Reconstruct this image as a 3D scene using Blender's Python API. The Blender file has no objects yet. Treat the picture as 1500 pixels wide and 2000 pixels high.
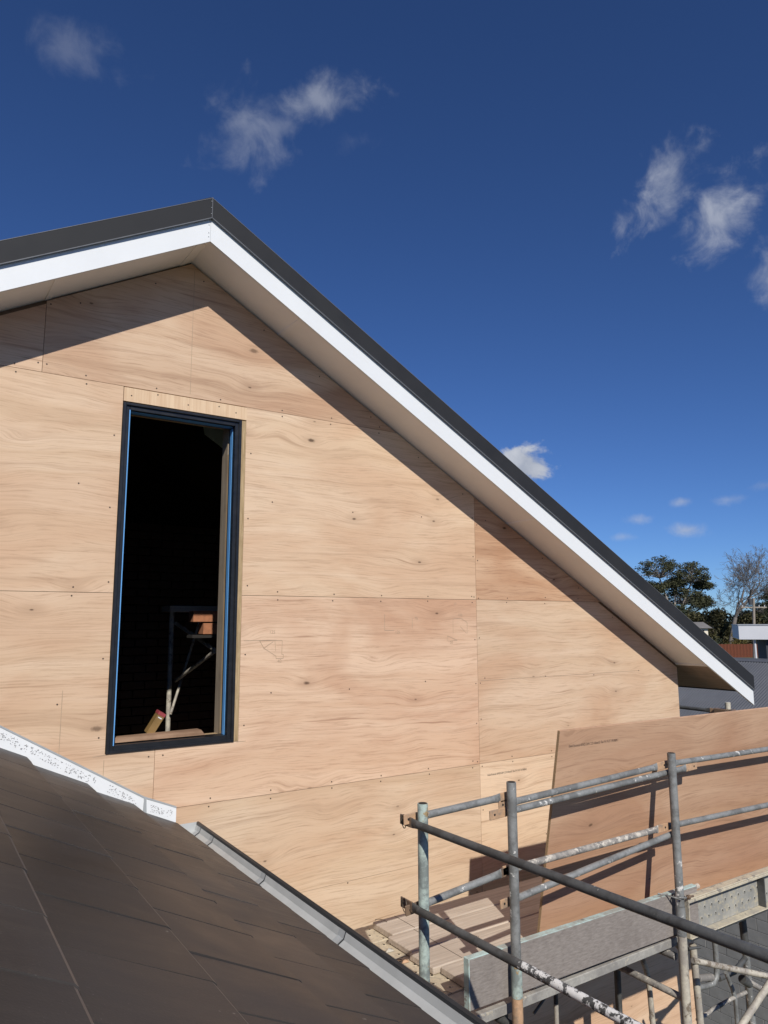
import bpy, bmesh, math, random
from mathutils import Vector, Matrix, noise as mnoise
random.seed(11)
scene = bpy.context.scene
COL = scene.collection
rad = math.radians

# ------------------------------------------------------------------ camera
cam = bpy.data.cameras.new("camera")
cam.sensor_fit = 'VERTICAL'; cam.sensor_height = 36.0; cam.lens = 25.739
cam.clip_start = 0.05; cam.clip_end = 6000
camo = bpy.data.objects.new("camera", cam); COL.objects.link(camo)
R_ = Vector((0.82932, -0.55876, -0.003365)); U_ = Vector((-0.080587, -0.125564, 0.988807)); F_ = Vector((0.552928, 0.819769, 0.149162))
camo.matrix_world = Matrix(((R_.x, U_.x, -F_.x, 0.0), (R_.y, U_.y, -F_.y, -4.2563), (R_.z, U_.z, -F_.z, -0.1685), (0, 0, 0, 1)))
scene.camera = camo

# ------------------------------------------------------------------ sun + world
SUN_EL = 37.6
TOSUN = Vector((-0.2645, -0.7465, 0.6085)).normalized()
sun = bpy.data.lights.new("sun", 'SUN'); sun.energy = 4.3; sun.angle = rad(0.53); sun.color = (1.0, 0.95, 0.87)
suno = bpy.data.objects.new("sun", sun); COL.objects.link(suno)
suno.rotation_euler = (-TOSUN).to_track_quat('-Z', 'Y').to_euler()
suno.location = (-10, -28, 24)

world = bpy.data.worlds.new("World"); scene.world = world; world.use_nodes = True
wt = world.node_tree; wn = wt.nodes; wl = wt.links
wn.clear()
def nd(t, kind, **kw):
    n = t.nodes.new(kind)
    for k, v in kw.items():
        setattr(n, k, v)
    return n
def setin(t, sock, v):
    if isinstance(v, bpy.types.NodeSocket):
        t.links.new(v, sock)
    elif v is not None:
        sock.default_value = v
def mth(t, op, a, b=None, c=None, clamp=False):
    n = nd(t, 'ShaderNodeMath', operation=op, use_clamp=clamp)
    setin(t, n.inputs[0], a)
    if b is not None: setin(t, n.inputs[1], b)
    if c is not None: setin(t, n.inputs[2], c)
    return n.outputs[0]
def vmth(t, op, a, b=None, out=0):
    n = nd(t, 'ShaderNodeVectorMath', operation=op)
    setin(t, n.inputs[0], a)
    if b is not None:
        if op == 'SCALE': setin(t, n.inputs['Scale'], b)
        else: setin(t, n.inputs[1], b)
    return n.outputs[out]
def mrange(t, v, a, b, c=0.0, d=1.0, smooth=False):
    n = nd(t, 'ShaderNodeMapRange', interpolation_type='SMOOTHSTEP' if smooth else 'LINEAR')
    setin(t, n.inputs[0], v); setin(t, n.inputs[1], a); setin(t, n.inputs[2], b); setin(t, n.inputs[3], c); setin(t, n.inputs[4], d)
    return n.outputs[0]
def mixc(t, f, a, b, mode='MIX'):
    n = nd(t, 'ShaderNodeMix', data_type='RGBA', blend_type=mode)
    setin(t, n.inputs[0], f); setin(t, n.inputs[6], a); setin(t, n.inputs[7], b)
    return n.outputs[2]
def noi(t, vec, scale, detail=4.0, rough=0.55, dist=0.0):
    n = nd(t, 'ShaderNodeTexNoise')
    if vec is not None: t.links.new(vec, n.inputs['Vector'])
    n.inputs['Scale'].default_value = scale; n.inputs['Detail'].default_value = detail
    n.inputs['Roughness'].default_value = rough; n.inputs['Distortion'].default_value = dist
    return n.outputs[0]
def c4(c): return (c[0], c[1], c[2], 1.0)

sky = nd(wt, 'ShaderNodeTexSky', sky_type='NISHITA')
sky.sun_disc = False; sky.sun_elevation = rad(SUN_EL)
sky.sun_rotation = math.atan2(TOSUN.x, TOSUN.y)
sky.altitude = 2500; sky.air_density = 1.0; sky.dust_density = 0.0; sky.ozone_density = 3.0
geo = nd(wt, 'ShaderNodeTexCoord')
dirv = vmth(wt, 'NORMALIZE', geo.outputs['Generated'])
# clouds: small patches of cumulus in given directions of the sky, torn by noise
CLOUDS = [  # direction, half width, half height (radians), tilt deg, opacity
 ((0.130, 0.775, 0.618), 0.058, 0.032, 0, 0.15),
 ((0.378, 0.695, 0.613), 0.074, 0.036, 14, 0.38),
 ((0.314, 0.751, 0.583), 0.056, 0.060, -30, 0.27),
 ((0.345, 0.735, 0.590), 0.050, 0.022, 20, 0.22),
 ((0.425, 0.695, 0.580), 0.036, 0.018, 10, 0.14),
 ((0.724, 0.472, 0.503), 0.070, 0.038, 44, 0.60),
 ((0.766, 0.440, 0.468), 0.070, 0.042, 46, 0.62),
 ((0.822, 0.412, 0.398), 0.036, 0.040, 20, 0.60),
 ((0.692, 0.692, 0.205), 0.042, 0.033, -8, 1.0),
 ((0.824, 0.547, 0.150), 0.018, 0.008, 0, 0.45),
 ((0.829, 0.547, 0.114), 0.030, 0.012, 0, 0.62),
 ((0.795, 0.593, 0.130), 0.022, 0.009, 0, 0.38),
 ((0.872, 0.460, 0.163), 0.036, 0.012, 6, 0.42),
 ((0.785, 0.610, 0.109), 0.020, 0.007, 0, 0.32),
 ((0.853, 0.500, 0.149), 0.032, 0.008, 4, 0.30)]
for i in range(8):
    az = rad(random.uniform(95, 330)); el = rad(random.uniform(6, 60))
    d = (math.sin(az) * math.cos(el), math.cos(az) * math.cos(el), math.sin(el))
    CLOUDS.append((d, random.uniform(.03, .08), random.uniform(.02, .04), random.uniform(-30, 40), random.uniform(.3, .7)))
nbig = noi(wt, dirv, 21.0, 6.0, 0.56, 0.5)
nfine = noi(wt, dirv, 75.0, 5.0, 0.6)
wob = mth(wt, 'ADD', mth(wt, 'MULTIPLY', mth(wt, 'SUBTRACT', nbig, 0.5), 2.3), mth(wt, 'MULTIPLY', mth(wt, 'SUBTRACT', nfine, 0.5), 0.55))
cover = None
for d, hw, hh, tilt, op in CLOUDS:
    dv = Vector(d).normalized()
    rt = dv.cross(Vector((0, 0, 1))).normalized(); up = rt.cross(dv)
    a = rad(tilt); e1 = rt * math.cos(a) + up * math.sin(a); e2 = up * math.cos(a) - rt * math.sin(a)
    mp_ = nd(wt, 'ShaderNodeMapping', vector_type='TEXTURE'); wl.new(dirv, mp_.inputs[0])
    mp_.inputs['Location'].default_value = dv; mp_.inputs['Scale'].default_value = (hw, hh, hw)
    mp_.inputs['Rotation'].default_value = Matrix((e1, e2, e1.cross(e2))).transposed().to_euler()
    r_ = vmth(wt, 'LENGTH', mp_.outputs[0], out=1)
    m = mrange(wt, mth(wt, 'SUBTRACT', wob, r_), -1.0, -0.55 if op > 0.9 else 0.25, 0.0, op, smooth=True)
    cover = m if cover is None else mth(wt, 'MAXIMUM', cover, m)
skyc = mixc(wt, 1.0, sky.outputs[0], (0.40, 0.575, 0.87, 1), 'MULTIPLY')
cloudc = mixc(wt, mrange(wt, nbig, 0.35, 0.65), (3.7, 4.1, 5.0, 1), (5.6, 5.9, 6.6, 1))
col = mixc(wt, cover, skyc, cloudc)
bg = nd(wt, 'ShaderNodeBackground'); bg.inputs[1].default_value = 0.10
wl.new(col, bg.inputs[0])
world.cycles.sampling_method = 'MANUAL'; world.cycles.sample_map_resolution = 512
wo = nd(wt, 'ShaderNodeOutputWorld'); wl.new(bg.outputs[0], wo.inputs[0])

vs = scene.view_settings
vs.view_transform = 'Standard'; vs.look = 'None'; vs.exposure = 0.0; vs.gamma = 1.0; vs.use_curve_mapping = False
cy = scene.cycles
cy.max_bounces = 6; cy.diffuse_bounces = 4; cy.glossy_bounces = 3; cy.use_denoising = True
cy.sample_clamp_indirect = 6.0

# ------------------------------------------------------------------ helpers
def tag(o, label=None, cat=None, group=None, kind=None):
    if label: o['label'] = label
    if cat: o['category'] = cat
    if group: o['group'] = group
    if kind: o['kind'] = kind
    return o
def put(o, parent=None):
    COL.objects.link(o)
    if parent is not None:
        o.parent = parent
        if parent.type == 'EMPTY':
            o.matrix_parent_inverse = Matrix.Translation(parent.location).inverted()
    return o
def empty(name, loc):
    o = bpy.data.objects.new(name, None); o.location = loc; o.empty_display_size = 0.2
    COL.objects.link(o); return o
class MB:
    def __init__(s): s.v = []; s.f = []; s.sm = []
    def add(s, vs, fs, smooth=False):
        n = len(s.v); s.v += [tuple(v) for v in vs]; s.f += [tuple(i + n for i in f) for f in fs]; s.sm += [smooth] * len(fs); return s
    def box(s, x0, x1, y0, y1, z0, z1):
        return s.add([(x0,y0,z0),(x1,y0,z0),(x1,y1,z0),(x0,y1,z0),(x0,y0,z1),(x1,y0,z1),(x1,y1,z1),(x0,y1,z1)],
                     [(0,3,2,1),(4,5,6,7),(0,1,5,4),(1,2,6,5),(2,3,7,6),(3,0,4,7)])
    def obox(s, c, ax, ay, az):  # oriented box, half-vectors
        c = Vector(c); ax = Vector(ax); ay = Vector(ay); az = Vector(az); P = []
        for k in (-1, 1):
            for (i, j) in ((-1,-1),(1,-1),(1,1),(-1,1)): P.append(c + ax*i + ay*j + az*k)
        return s.add(P, [(0,3,2,1),(4,5,6,7),(0,1,5,4),(1,2,6,5),(2,3,7,6),(3,0,4,7)])
    def prism(s, poly, y0, y1):  # polygon in (x,z), counter-clockwise seen from -y
        n = len(poly); P = [(p[0], y0, p[1]) for p in poly] + [(p[0], y1, p[1]) for p in poly]
        F = [tuple(range(n)), tuple(range(2*n-1, n-1, -1))]
        for i in range(n):
            j = (i + 1) % n; F.append((i, i+n, j+n, j))
        return s.add(P, F)
    def tube(s, pts, r, seg=12, caps=True, hollow=0.0):
        pts = [Vector(p) for p in pts]; n = len(pts)
        rs = r if isinstance(r, (list, tuple)) else [r]*n
        ref = None; V = []; 
        for i, p in enumerate(pts):
            t = ((pts[min(i+1, n-1)] - p).normalized() + (p - pts[max(i-1, 0)]).normalized())
            t = t.normalized() if t.length > 1e-9 else (pts[-1]-pts[0]).normalized()
            if ref is None:
                ref = t.orthogonal().normalized()
            ref = (ref - t * ref.dot(t)).normalized(); b = t.cross(ref)
            for k in range(seg):
                a = 2*math.pi*k/seg; V.append(p + (ref*math.cos(a) + b*math.sin(a))*rs[i])
        F = []
        for i in range(n-1):
            for k in range(seg):
                k2 = (k+1) % seg; F.append((i*seg+k, i*seg+k2, (i+1)*seg+k2, (i+1)*seg+k))
        s.add(V, F, True)
        if caps:
            s.add(V[:seg], [tuple(range(seg-1, -1, -1))])      # caps on their own vertices keep the tube's shading straight
            s.add(V[(n-1)*seg:], [tuple(range(seg))])
        return s
    def mesh(s, name, mat, bevel=0.0):
        me = bpy.data.meshes.new(name)
        me.from_pydata(s.v, [], s.f)
        if any(s.sm): me.polygons.foreach_set('use_smooth', s.sm)
        if mat: me.materials.append(mat)
        bm = bmesh.new(); bm.from_mesh(me)
        bmesh.ops.recalc_face_normals(bm, faces=bm.faces)
        if bevel > 0:
            bmesh.ops.bevel(bm, geom=list(bm.edges), offset=bevel, segments=1, affect='EDGES', profile=0.5)
        bm.to_mesh(me); bm.free(); me.update()
        return me
    def build(s, name, mat, parent=None, bevel=0.0):
        return put(bpy.data.objects.new(name, s.mesh(name, mat, bevel)), parent)

# ------------------------------------------------------------------ materials
def newmat(name):
    m = bpy.data.materials.new(name); m.use_nodes = True
    t = m.node_tree; b = t.nodes['Principled BSDF']
    return m, t, b
def simple(name, col, rough=0.6, metal=0.0, var=0.15, scale=12.0, bump=0.0, spec=0.5):
    m, t, b = newmat(name)
    tc = nd(t, 'ShaderNodeTexCoord'); n = noi(t, tc.outputs['Object'], scale, 5.0, 0.6)
    lo = tuple(c*(1-var) for c in col); hi = tuple(min(1, c*(1+var)) for c in col)
    t.links.new(mixc(t, mrange(t, n, 0.3, 0.7), c4(lo), c4(hi)), b.inputs['Base Color'])
    t.links.new(mrange(t, n, 0.3, 0.7, max(0, rough-0.08), min(1, rough+0.08)), b.inputs['Roughness'])
    b.inputs['Metallic'].default_value = metal; b.inputs['Specular IOR Level'].default_value = spec
    if bump > 0:
        bp = nd(t, 'ShaderNodeBump'); bp.inputs['Strength'].default_value = bump; bp.inputs['Distance'].default_value = 0.004
        t.links.new(noi(t, tc.outputs['Object'], scale*8, 4.0), bp.inputs['Height']); t.links.new(bp.outputs[0], b.inputs['Normal'])
    return m
def plywood(name, pale, mid, dark, warm, seed=0.0, knots=0.6, contrast=1.0, axis='XZ'):
    m, t, b = newmat(name)
    tc = nd(t, 'ShaderNodeTexCoord'); sp = nd(t, 'ShaderNodeSeparateXYZ'); t.links.new(tc.outputs['Object'], sp.inputs[0])
    oi = nd(t, 'ShaderNodeObjectInfo')
    X = sp.outputs[0]; Zc = sp.outputs[2] if axis == 'XZ' else sp.outputs[1]
    rnd = mth(t, 'ADD', mth(t, 'MULTIPLY', oi.outputs['Random'], 53.0), seed)
    def vec(x, y, z):
        n = nd(t, 'ShaderNodeCombineXYZ'); setin(t, n.inputs[0], x); setin(t, n.inputs[1], y); setin(t, n.inputs[2], z); return n.outputs[0]
    base = vec(X, Zc, rnd)
    # knots
    vk = nd(t, 'ShaderNodeTexVoronoi', voronoi_dimensions='2D'); vk.inputs['Scale'].default_value = 1.0; vk.inputs['Randomness'].default_value = 1.0
    t.links.new(vec(mth(t, 'ADD', mth(t, 'MULTIPLY', X, 1.25), rnd), mth(t, 'ADD', mth(t, 'MULTIPLY', Zc, 2.6), rnd), 0.0), vk.inputs['Vector'])
    kd = vk.outputs['Distance']
    eye = mth(t, 'POWER', 2.718, mth(t, 'MULTIPLY', mth(t, 'MULTIPLY', kd, kd), -26.0))
    # grain coordinate, wandering and bent round the knots
    wander = noi(t, vec(mth(t, 'MULTIPLY', X, 0.55), mth(t, 'MULTIPLY', Zc, 1.6), rnd), 1.0, 3.0, 0.5, 0.6)
    g = mth(t, 'ADD', Zc, mth(t, 'ADD', mth(t, 'MULTIPLY', wander, 0.22), mth(t, 'MULTIPLY', eye, 0.045)))
    band = noi(t, vec(mth(t, 'MULTIPLY', X, 0.30), mth(t, 'MULTIPLY', g, 7.0), rnd), 1.0, 6.0, 0.60, 0.7)
    band2 = noi(t, vec(mth(t, 'MULTIPLY', X, 0.9), mth(t, 'MULTIPLY', g, 34.0), rnd), 1.0, 5.0, 0.65, 0.3)
    fine = noi(t, vec(mth(t, 'MULTIPLY', X, 5.0), mth(t, 'MULTIPLY', g, 120.0), rnd), 1.0, 4.0, 0.7)
    blot = noi(t, vec(mth(t, 'MULTIPLY', X, 0.8), mth(t, 'MULTIPLY', Zc, 1.9), rnd), 1.1, 3.0, 0.5, 0.8)
    c = mixc(t, mrange(t, band, 0.38, 0.64), c4(pale), c4(mid))
    c = mixc(t, mth(t, 'MULTIPLY', mrange(t, blot, 0.42, 0.66), 0.95), c, c4(warm))
    c = mixc(t, mth(t, 'MULTIPLY', mrange(t, band2, 0.53, 0.80), 0.56*contrast), c, c4(dark))
    c = mixc(t, mth(t, 'MULTIPLY', mrange(t, band, 0.62, 0.74), 0.40*contrast), c, c4(dark))
    ring = mth(t, 'ABSOLUTE', mth(t, 'SUBTRACT', mth(t, 'FRACT', mth(t, 'MULTIPLY', band, 11.0)), 0.5))
    c = mixc(t, mth(t, 'MULTIPLY', mth(t, 'MULTIPLY', mrange(t, ring, 0.30, 0.49), 0.17*contrast), mrange(t, blot, 0.36, 0.66)), c, c4(dark))
    c = mixc(t, mth(t, 'MULTIPLY', mrange(t, fine, 0.52, 0.70), 0.48*contrast), c, c4(dark))
    strk = noi(t, vec(mth(t, 'MULTIPLY', X, 1.6), mth(t, 'MULTIPLY', g, 46.0), mth(t, 'ADD', rnd, 9.0)), 1.0, 2.0, 0.5)
    c = mixc(t, mth(t, 'MULTIPLY', mrange(t, strk, 0.66, 0.76), 0.60*contrast), c, c4(dark))
    # knots: dark irregular cores, only in some cells
    kn = noi(t, base, 38.0, 3.0, 0.6)
    ck0 = nd(t, 'ShaderNodeSeparateColor'); t.links.new(vk.outputs['Color'], ck0.inputs[0]); kcol = ck0.outputs[2]
    core = mrange(t, mth(t, 'ADD', mth(t, 'MULTIPLY', kd, mrange(t, kcol, 0.0, 1.0, 0.75, 2.2)), mth(t, 'MULTIPLY', mth(t, 'SUBTRACT', kn, 0.5), 0.03)), 0.014, 0.034, 1.0, 0.0)
    halo = mrange(t, kd, 0.02, 0.13, 0.50, 0.0)
    ck = nd(t, 'ShaderNodeSeparateColor'); t.links.new(vk.outputs['Color'], ck.inputs[0])
    sel = mth(t, 'LESS_THAN', ck.outputs[0], knots)
    sel = mth(t, 'MULTIPLY', sel, mrange(t, ck.outputs[1], 0.0, 0.8, 0.5, 1.0))
    c = mixc(t, mth(t, 'MULTIPLY', halo, sel), c, c4(tuple(x*0.72 for x in warm)))
    c = mixc(t, mth(t, 'MULTIPLY', mth(t, 'MULTIPLY', core, sel), 0.85), c, c4(tuple(x*0.25 for x in dark)))
    # each sheet its own tone
    tone = mth(t, 'ADD', 0.91, mth(t, 'MULTIPLY', mth(t, 'FRACT', mth(t, 'MULTIPLY', oi.outputs['Random'], 7.31)), 0.16))
    tn = nd(t, 'ShaderNodeCombineXYZ'); setin(t, tn.inputs[0], tone); setin(t, tn.inputs[1], tone); setin(t, tn.inputs[2], tone)
    c = mixc(t, 1.0, c, tn.outputs[0], 'MULTIPLY')
    pk = mth(t, 'FRACT', mth(t, 'MULTIPLY', oi.outputs['Random'], 17.7))
    c = mixc(t, mth(t, 'MULTIPLY', pk, 0.85), c, mixc(t, 1.0, c, (1.0, 0.925, 0.90, 1), 'MULTIPLY'))
    t.links.new(c, b.inputs['Base Color']); b.inputs['Roughness'].default_value = 0.72; b.inputs['Specular IOR Level'].default_value = 0.25
    bp = nd(t, 'ShaderNodeBump'); bp.inputs['Strength'].default_value = 0.25; bp.inputs['Distance'].default_value = 0.002
    t.links.new(mth(t, 'ADD', fine, band2), bp.inputs['Height']); t.links.new(bp.outputs[0], b.inputs['Normal'])
    return m
def timber(name, a, bcol, grain_axis=0, fine=90.0, rough=0.8, grime=None, ratio=0.035):
    m, t, b = newmat(name)
    tc = nd(t, 'ShaderNodeTexCoord'); mp = nd(t, 'ShaderNodeMapping'); t.links.new(tc.outputs['Object'], mp.inputs[0])
    sc = [fine]*3; sc[grain_axis] = fine*ratio; mp.inputs['Scale'].default_value = sc
    n = noi(t, mp.outputs[0], 1.0, 6.0, 0.65, 0.3); n2 = noi(t, tc.outputs['Object'], 5.0, 4.0, 0.6)
    c = mixc(t, mrange(t, n, 0.35, 0.68), c4(a), c4(bcol))
    c = mixc(t, mth(t, 'MULTIPLY', mrange(t, n2, 0.5, 0.75), 0.55), c, c4(grime or tuple(x*0.6 for x in bcol)))
    t.links.new(c, b.inputs['Base Color']); b.inputs['Roughness'].default_value = rough; b.inputs['Specular IOR Level'].default_value = 0.2
    bp = nd(t, 'ShaderNodeBump'); bp.inputs['Strength'].default_value = 0.5; bp.inputs['Distance'].default_value = 0.003
    t.links.new(n, bp.inputs['Height']); t.links.new(bp.outputs[0], b.inputs['Normal'])
    return m
def worn(name, base, under, splat, amount=0.55, splat_amt=0.62, metal=0.0, rough=0.55, sscale=22.0):
    """painted or galvanised tube: base coat, worn patches, paint / mortar splashes"""
    m, t, b = newmat(name)
    tc = nd(t, 'ShaderNodeTexCoord'); O = tc.outputs['Object']
    n1 = noi(t, O, 9.0, 6.0, 0.65); n2 = noi(t, O, 55.0, 4.0, 0.6); n3 = noi(t, O, sscale, 5.0, 0.7); n4 = noi(t, O, 3.0, 2.0)
    c = mixc(t, mrange(t, n2, 0.3, 0.7), c4(tuple(x*0.82 for x in base)), c4(tuple(min(1, x*1.15) for x in base)))
    wear = mrange(t, mth(t, 'ADD', n1, mth(t, 'MULTIPLY', n2, 0.35)), amount+0.10, amount+0.24)
    c = mixc(t, wear, c, c4(under))
    sp_ = mrange(t, mth(t, 'ADD', mth(t, 'MULTIPLY', n3, 0.75), mth(t, 'MULTIPLY', n4, 0.30)), splat_amt, splat_amt+0.035)
    c = mixc(t, sp_, c, c4(splat))
    t.links.new(c, b.inputs['Base Color']); b.inputs['Roughness'].default_value = rough
    t.links.new(mth(t, 'MULTIPLY', mth(t, 'SUBTRACT', 1.0, sp_), metal), b.inputs['Metallic'])
    bp = nd(t, 'ShaderNodeBump'); bp.inputs['Strength'].default_value = 0.35; bp.inputs['Distance'].default_value = 0.002
    t.links.new(mth(t, 'ADD', n2, sp_), bp.inputs['Height']); t.links.new(bp.outputs[0], b.inputs['Normal'])
    return m

M_PLY = plywood('ply_pine', (0.735,0.575,0.412), (0.665,0.500,0.340), (0.35,0.222,0.138), (0.625,0.432,0.284))
M_PLYP = plywood('ply_pink', (0.695,0.520,0.370), (0.620,0.438,0.296), (0.33,0.195,0.122), (0.540,0.340,0.220), seed=3.7, contrast=1.15)
M_PLYR = plywood('ply_rust', (0.63,0.45,0.30), (0.54,0.355,0.225), (0.30,0.165,0.095), (0.47,0.275,0.16), seed=8.1, contrast=1.4)
M_SHEET = plywood('ply_sheet_red', (0.60,0.402,0.268), (0.53,0.342,0.222), (0.30,0.175,0.11), (0.49,0.292,0.183), seed=5.3, contrast=1.1, knots=0.35)
M_EDGE = timber('ply_edge', (0.42,0.30,0.18), (0.27,0.18,0.10), 0, 220.0)
M_LINT = timber('ply_strip', (0.74,0.56,0.38), (0.60,0.41,0.26), 2, 60.0, grime=(0.60,0.43,0.28))
M_FRAME = timber('pine_framing', (0.50,0.36,0.21), (0.36,0.25,0.14), 2, 70.0)
M_STUD = timber('grey_stud', (0.36,0.30,0.225), (0.24,0.19,0.135), 2, 70.0)
M_LINING = timber('eave_lining_ply', (0.34,0.275,0.22), (0.25,0.195,0.15), 1, 40.0)
M_BATTEN = timber('dark_batten', (0.20,0.13,0.08), (0.13,0.08,0.05), 0, 70.0)
M_WHITE = simple('white_fascia', (0.76,0.78,0.79), 0.45, var=0.015, scale=3.0)
M_SOFFIT = simple('soffit_board', (0.90,0.89,0.87), 0.7, var=0.03, scale=5.0)
M_CAP = simple('charcoal_steel', (0.027,0.028,0.031), 0.6, var=0.08, scale=5.0, spec=0.2)
M_CAPEDGE = simple('charcoal_edge', (0.13,0.135,0.145), 0.4, var=0.08)
M_BLACK = simple('black_aluminium', (0.012,0.013,0.016), 0.38, var=0.15, scale=20.0)
M_BLUE = simple('blue_tape', (0.13,0.37,0.74), 0.45, var=0.05)
M_GUTIN = simple('gutter_grey', (0.46,0.475,0.475), 0.42, var=0.14, scale=4.0)
M_GUTOUT = simple('gutter_charcoal', (0.03,0.032,0.036), 0.4, var=0.1)
M_FLASH = simple('flashing_white', (0.77,0.79,0.80), 0.5, var=0.03, scale=7.0)
M_FLASHLIP = simple('flashing_lip', (0.36,0.38,0.39), 0.5, var=0.1)
M_INK = simple('ink', (0.03,0.028,0.027), 0.7, var=0.2)
M_INKG = simple('ink_grey', (0.33,0.33,0.335), 0.7, var=0.3)
M_PENCIL = simple('pencil', (0.40,0.29,0.20), 0.8, var=0.2)
M_NAIL = simple('nail', (0.055,0.035,0.024), 0.6, var=0.3)
M_GALV = worn('galvanised_tube', (0.27,0.278,0.275), (0.165,0.168,0.165), (0.66,0.65,0.62), 0.52, 0.63, metal=0.15, rough=0.58)
M_GALVD = worn('dark_steel_tube', (0.105,0.108,0.108), (0.068,0.068,0.066), (0.55,0.54,0.51), 0.5, 0.675, metal=0.15, rough=0.55)
M_GALVW = worn('paint_splashed_tube', (0.12,0.123,0.123), (0.08,0.08,0.078), (0.74,0.73,0.71), 0.5, 0.50, metal=0.2, rough=0.55, sscale=30.0)
M_MINT = worn('mint_tube', (0.44,0.53,0.485), (0.20,0.23,0.22), (0.36,0.25,0.12), 0.50, 0.62)
M_CREAM = worn('cream_tube', (0.54,0.50,0.41), (0.34,0.31,0.27), (0.20,0.165,0.125), 0.50, 0.59)
M_TAN = worn('tan_plate', (0.52,0.33,0.20), (0.30,0.22,0.16), (0.16,0.10,0.06), 0.58, 0.64)
M_RUST = worn('rusty_plate', (0.20,0.135,0.09), (0.11,0.085,0.07), (0.36,0.27,0.19), 0.52, 0.63)
M_DIRTY = worn('mortar_tube', (0.40,0.37,0.33), (0.20,0.19,0.18), (0.58,0.54,0.47), 0.50, 0.56, rough=0.8, sscale=30.0)
M_PLANK = timber('grey_plank', (0.56,0.485,0.405), (0.38,0.315,0.255), 0, 60.0, grime=(0.44,0.365,0.295))
M_TOE = timber('toe_board', (0.30,0.27,0.248), (0.205,0.18,0.163), 0, 110.0, grime=(0.155,0.133,0.12), ratio=0.22)
M_TOEPAINT = worn('toe_board_paint', (0.45,0.58,0.555), (0.34,0.36,0.33), (0.22,0.21,0.19), 0.50, 0.62, rough=0.7)
M_WIRE = simple('tie_wire', (0.10,0.085,0.07), 0.5, metal=0.4)
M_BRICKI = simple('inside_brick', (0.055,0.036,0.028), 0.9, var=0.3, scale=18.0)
M_BRICKL = simple('orange_brick', (0.36,0.15,0.075), 0.9, var=0.2, scale=25.0)
M_FLOOR = simple('chipboard_floor', (0.42,0.33,0.23), 0.85, var=0.2)
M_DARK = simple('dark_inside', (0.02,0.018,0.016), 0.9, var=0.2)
M_RED = simple('red_cap', (0.30,0.055,0.06), 0.5, var=0.1)
M_LEVEL = simple('level_body', (0.24,0.15,0.055), 0.45, var=0.15)
M_SARK = simple('green_sarking', (0.62,0.74,0.56), 0.5, var=0.15)
M_OFFCUT = timber('brown_offcut', (0.40,0.26,0.17), (0.24,0.14,0.085), 0, 60.0)
M_JAMB = timber('jamb_ply', (0.52,0.39,0.23), (0.28,0.19,0.095), 2, 150.0)

def perforated(name, ax0, ax1, pitch, rhole, base):
    """mortar-stained steel deck: pressed holes in staggered rows"""
    m, t, b = newmat(name)
    tc = nd(t, 'ShaderNodeTexCoord'); O = tc.outputs['Object']
    sp = nd(t, 'ShaderNodeSeparateXYZ'); t.links.new(O, sp.inputs[0])
    a = sp.outputs[ax0]; c_ = sp.outputs[ax1]
    row = mth(t, 'FLOOR', mth(t, 'DIVIDE', c_, pitch))
    sh = mth(t, 'MULTIPLY', mth(t, 'MODULO', mth(t, 'ABSOLUTE', row), 2.0), 0.5)
    fa = mth(t, 'SUBTRACT', mth(t, 'FRACT', mth(t, 'ADD', mth(t, 'DIVIDE', a, pitch*1.25), sh)), 0.5)
    fc = mth(t, 'SUBTRACT', mth(t, 'FRACT', mth(t, 'DIVIDE', c_, pitch)), 0.5)
    fa = mth(t, 'MULTIPLY', fa, pitch*1.25); fc = mth(t, 'MULTIPLY', fc, pitch)
    d = mth(t, 'SQRT', mth(t, 'ADD', mth(t, 'MULTIPLY', fa, fa), mth(t, 'MULTIPLY', fc, fc)))
    n1 = noi(t, O, 7.0, 6.0, 0.65); n2 = noi(t, O, 40.0, 5.0, 0.6)
    c = mixc(t, mrange(t, n1, 0.36, 0.62), c4(base[0]), c4(base[1]))
    c = mixc(t, mrange(t, n2, 0.52, 0.72), c, c4(base[2]))
    c = mixc(t, mrange(t, d, rhole*1.15, rhole*1.9, 0.6, 0.0), c, c4(tuple(min(1, x*1.2) for x in base[0])))
    c = mixc(t, mrange(t, d, rhole*0.8, rhole*1.05, 1.0, 0.0), c, (0.02,0.018,0.016,1))
    t.links.new(c, b.inputs['Base Color']); b.inputs['Roughness'].default_value = 0.75
    bp = nd(t, 'ShaderNodeBump'); bp.inputs['Strength'].default_value = 0.6; bp.inputs['Distance'].default_value = 0.006
    t.links.new(mth(t, 'ADD', mrange(t, d, rhole, rhole*2.2, 1.0, 0.0), mth(t, 'MULTIPLY', n2, 0.4)), bp.inputs['Height']); t.links.new(bp.outputs[0], b.inputs['Normal'])
    return m
M_DECK = perforated('perforated_deck', 0, 1, 0.075, 0.0075, ((0.58,0.50,0.365), (0.47,0.40,0.29), (0.33,0.29,0.23)))
M_DECKG = worn('deck_side', (0.36,0.35,0.32), (0.25,0.24,0.225), (0.46,0.42,0.34), 0.52, 0.62, rough=0.8)
M_DECKV = perforated('perforated_upright', 0, 2, 0.058, 0.0062, ((0.36,0.35,0.31), (0.25,0.25,0.235), (0.48,0.42,0.29)))
M_DECKC = worn('deck_flange', (0.54,0.48,0.36), (0.40,0.37,0.31), (0.26,0.24,0.21), 0.56, 0.60, rough=0.75)

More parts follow.
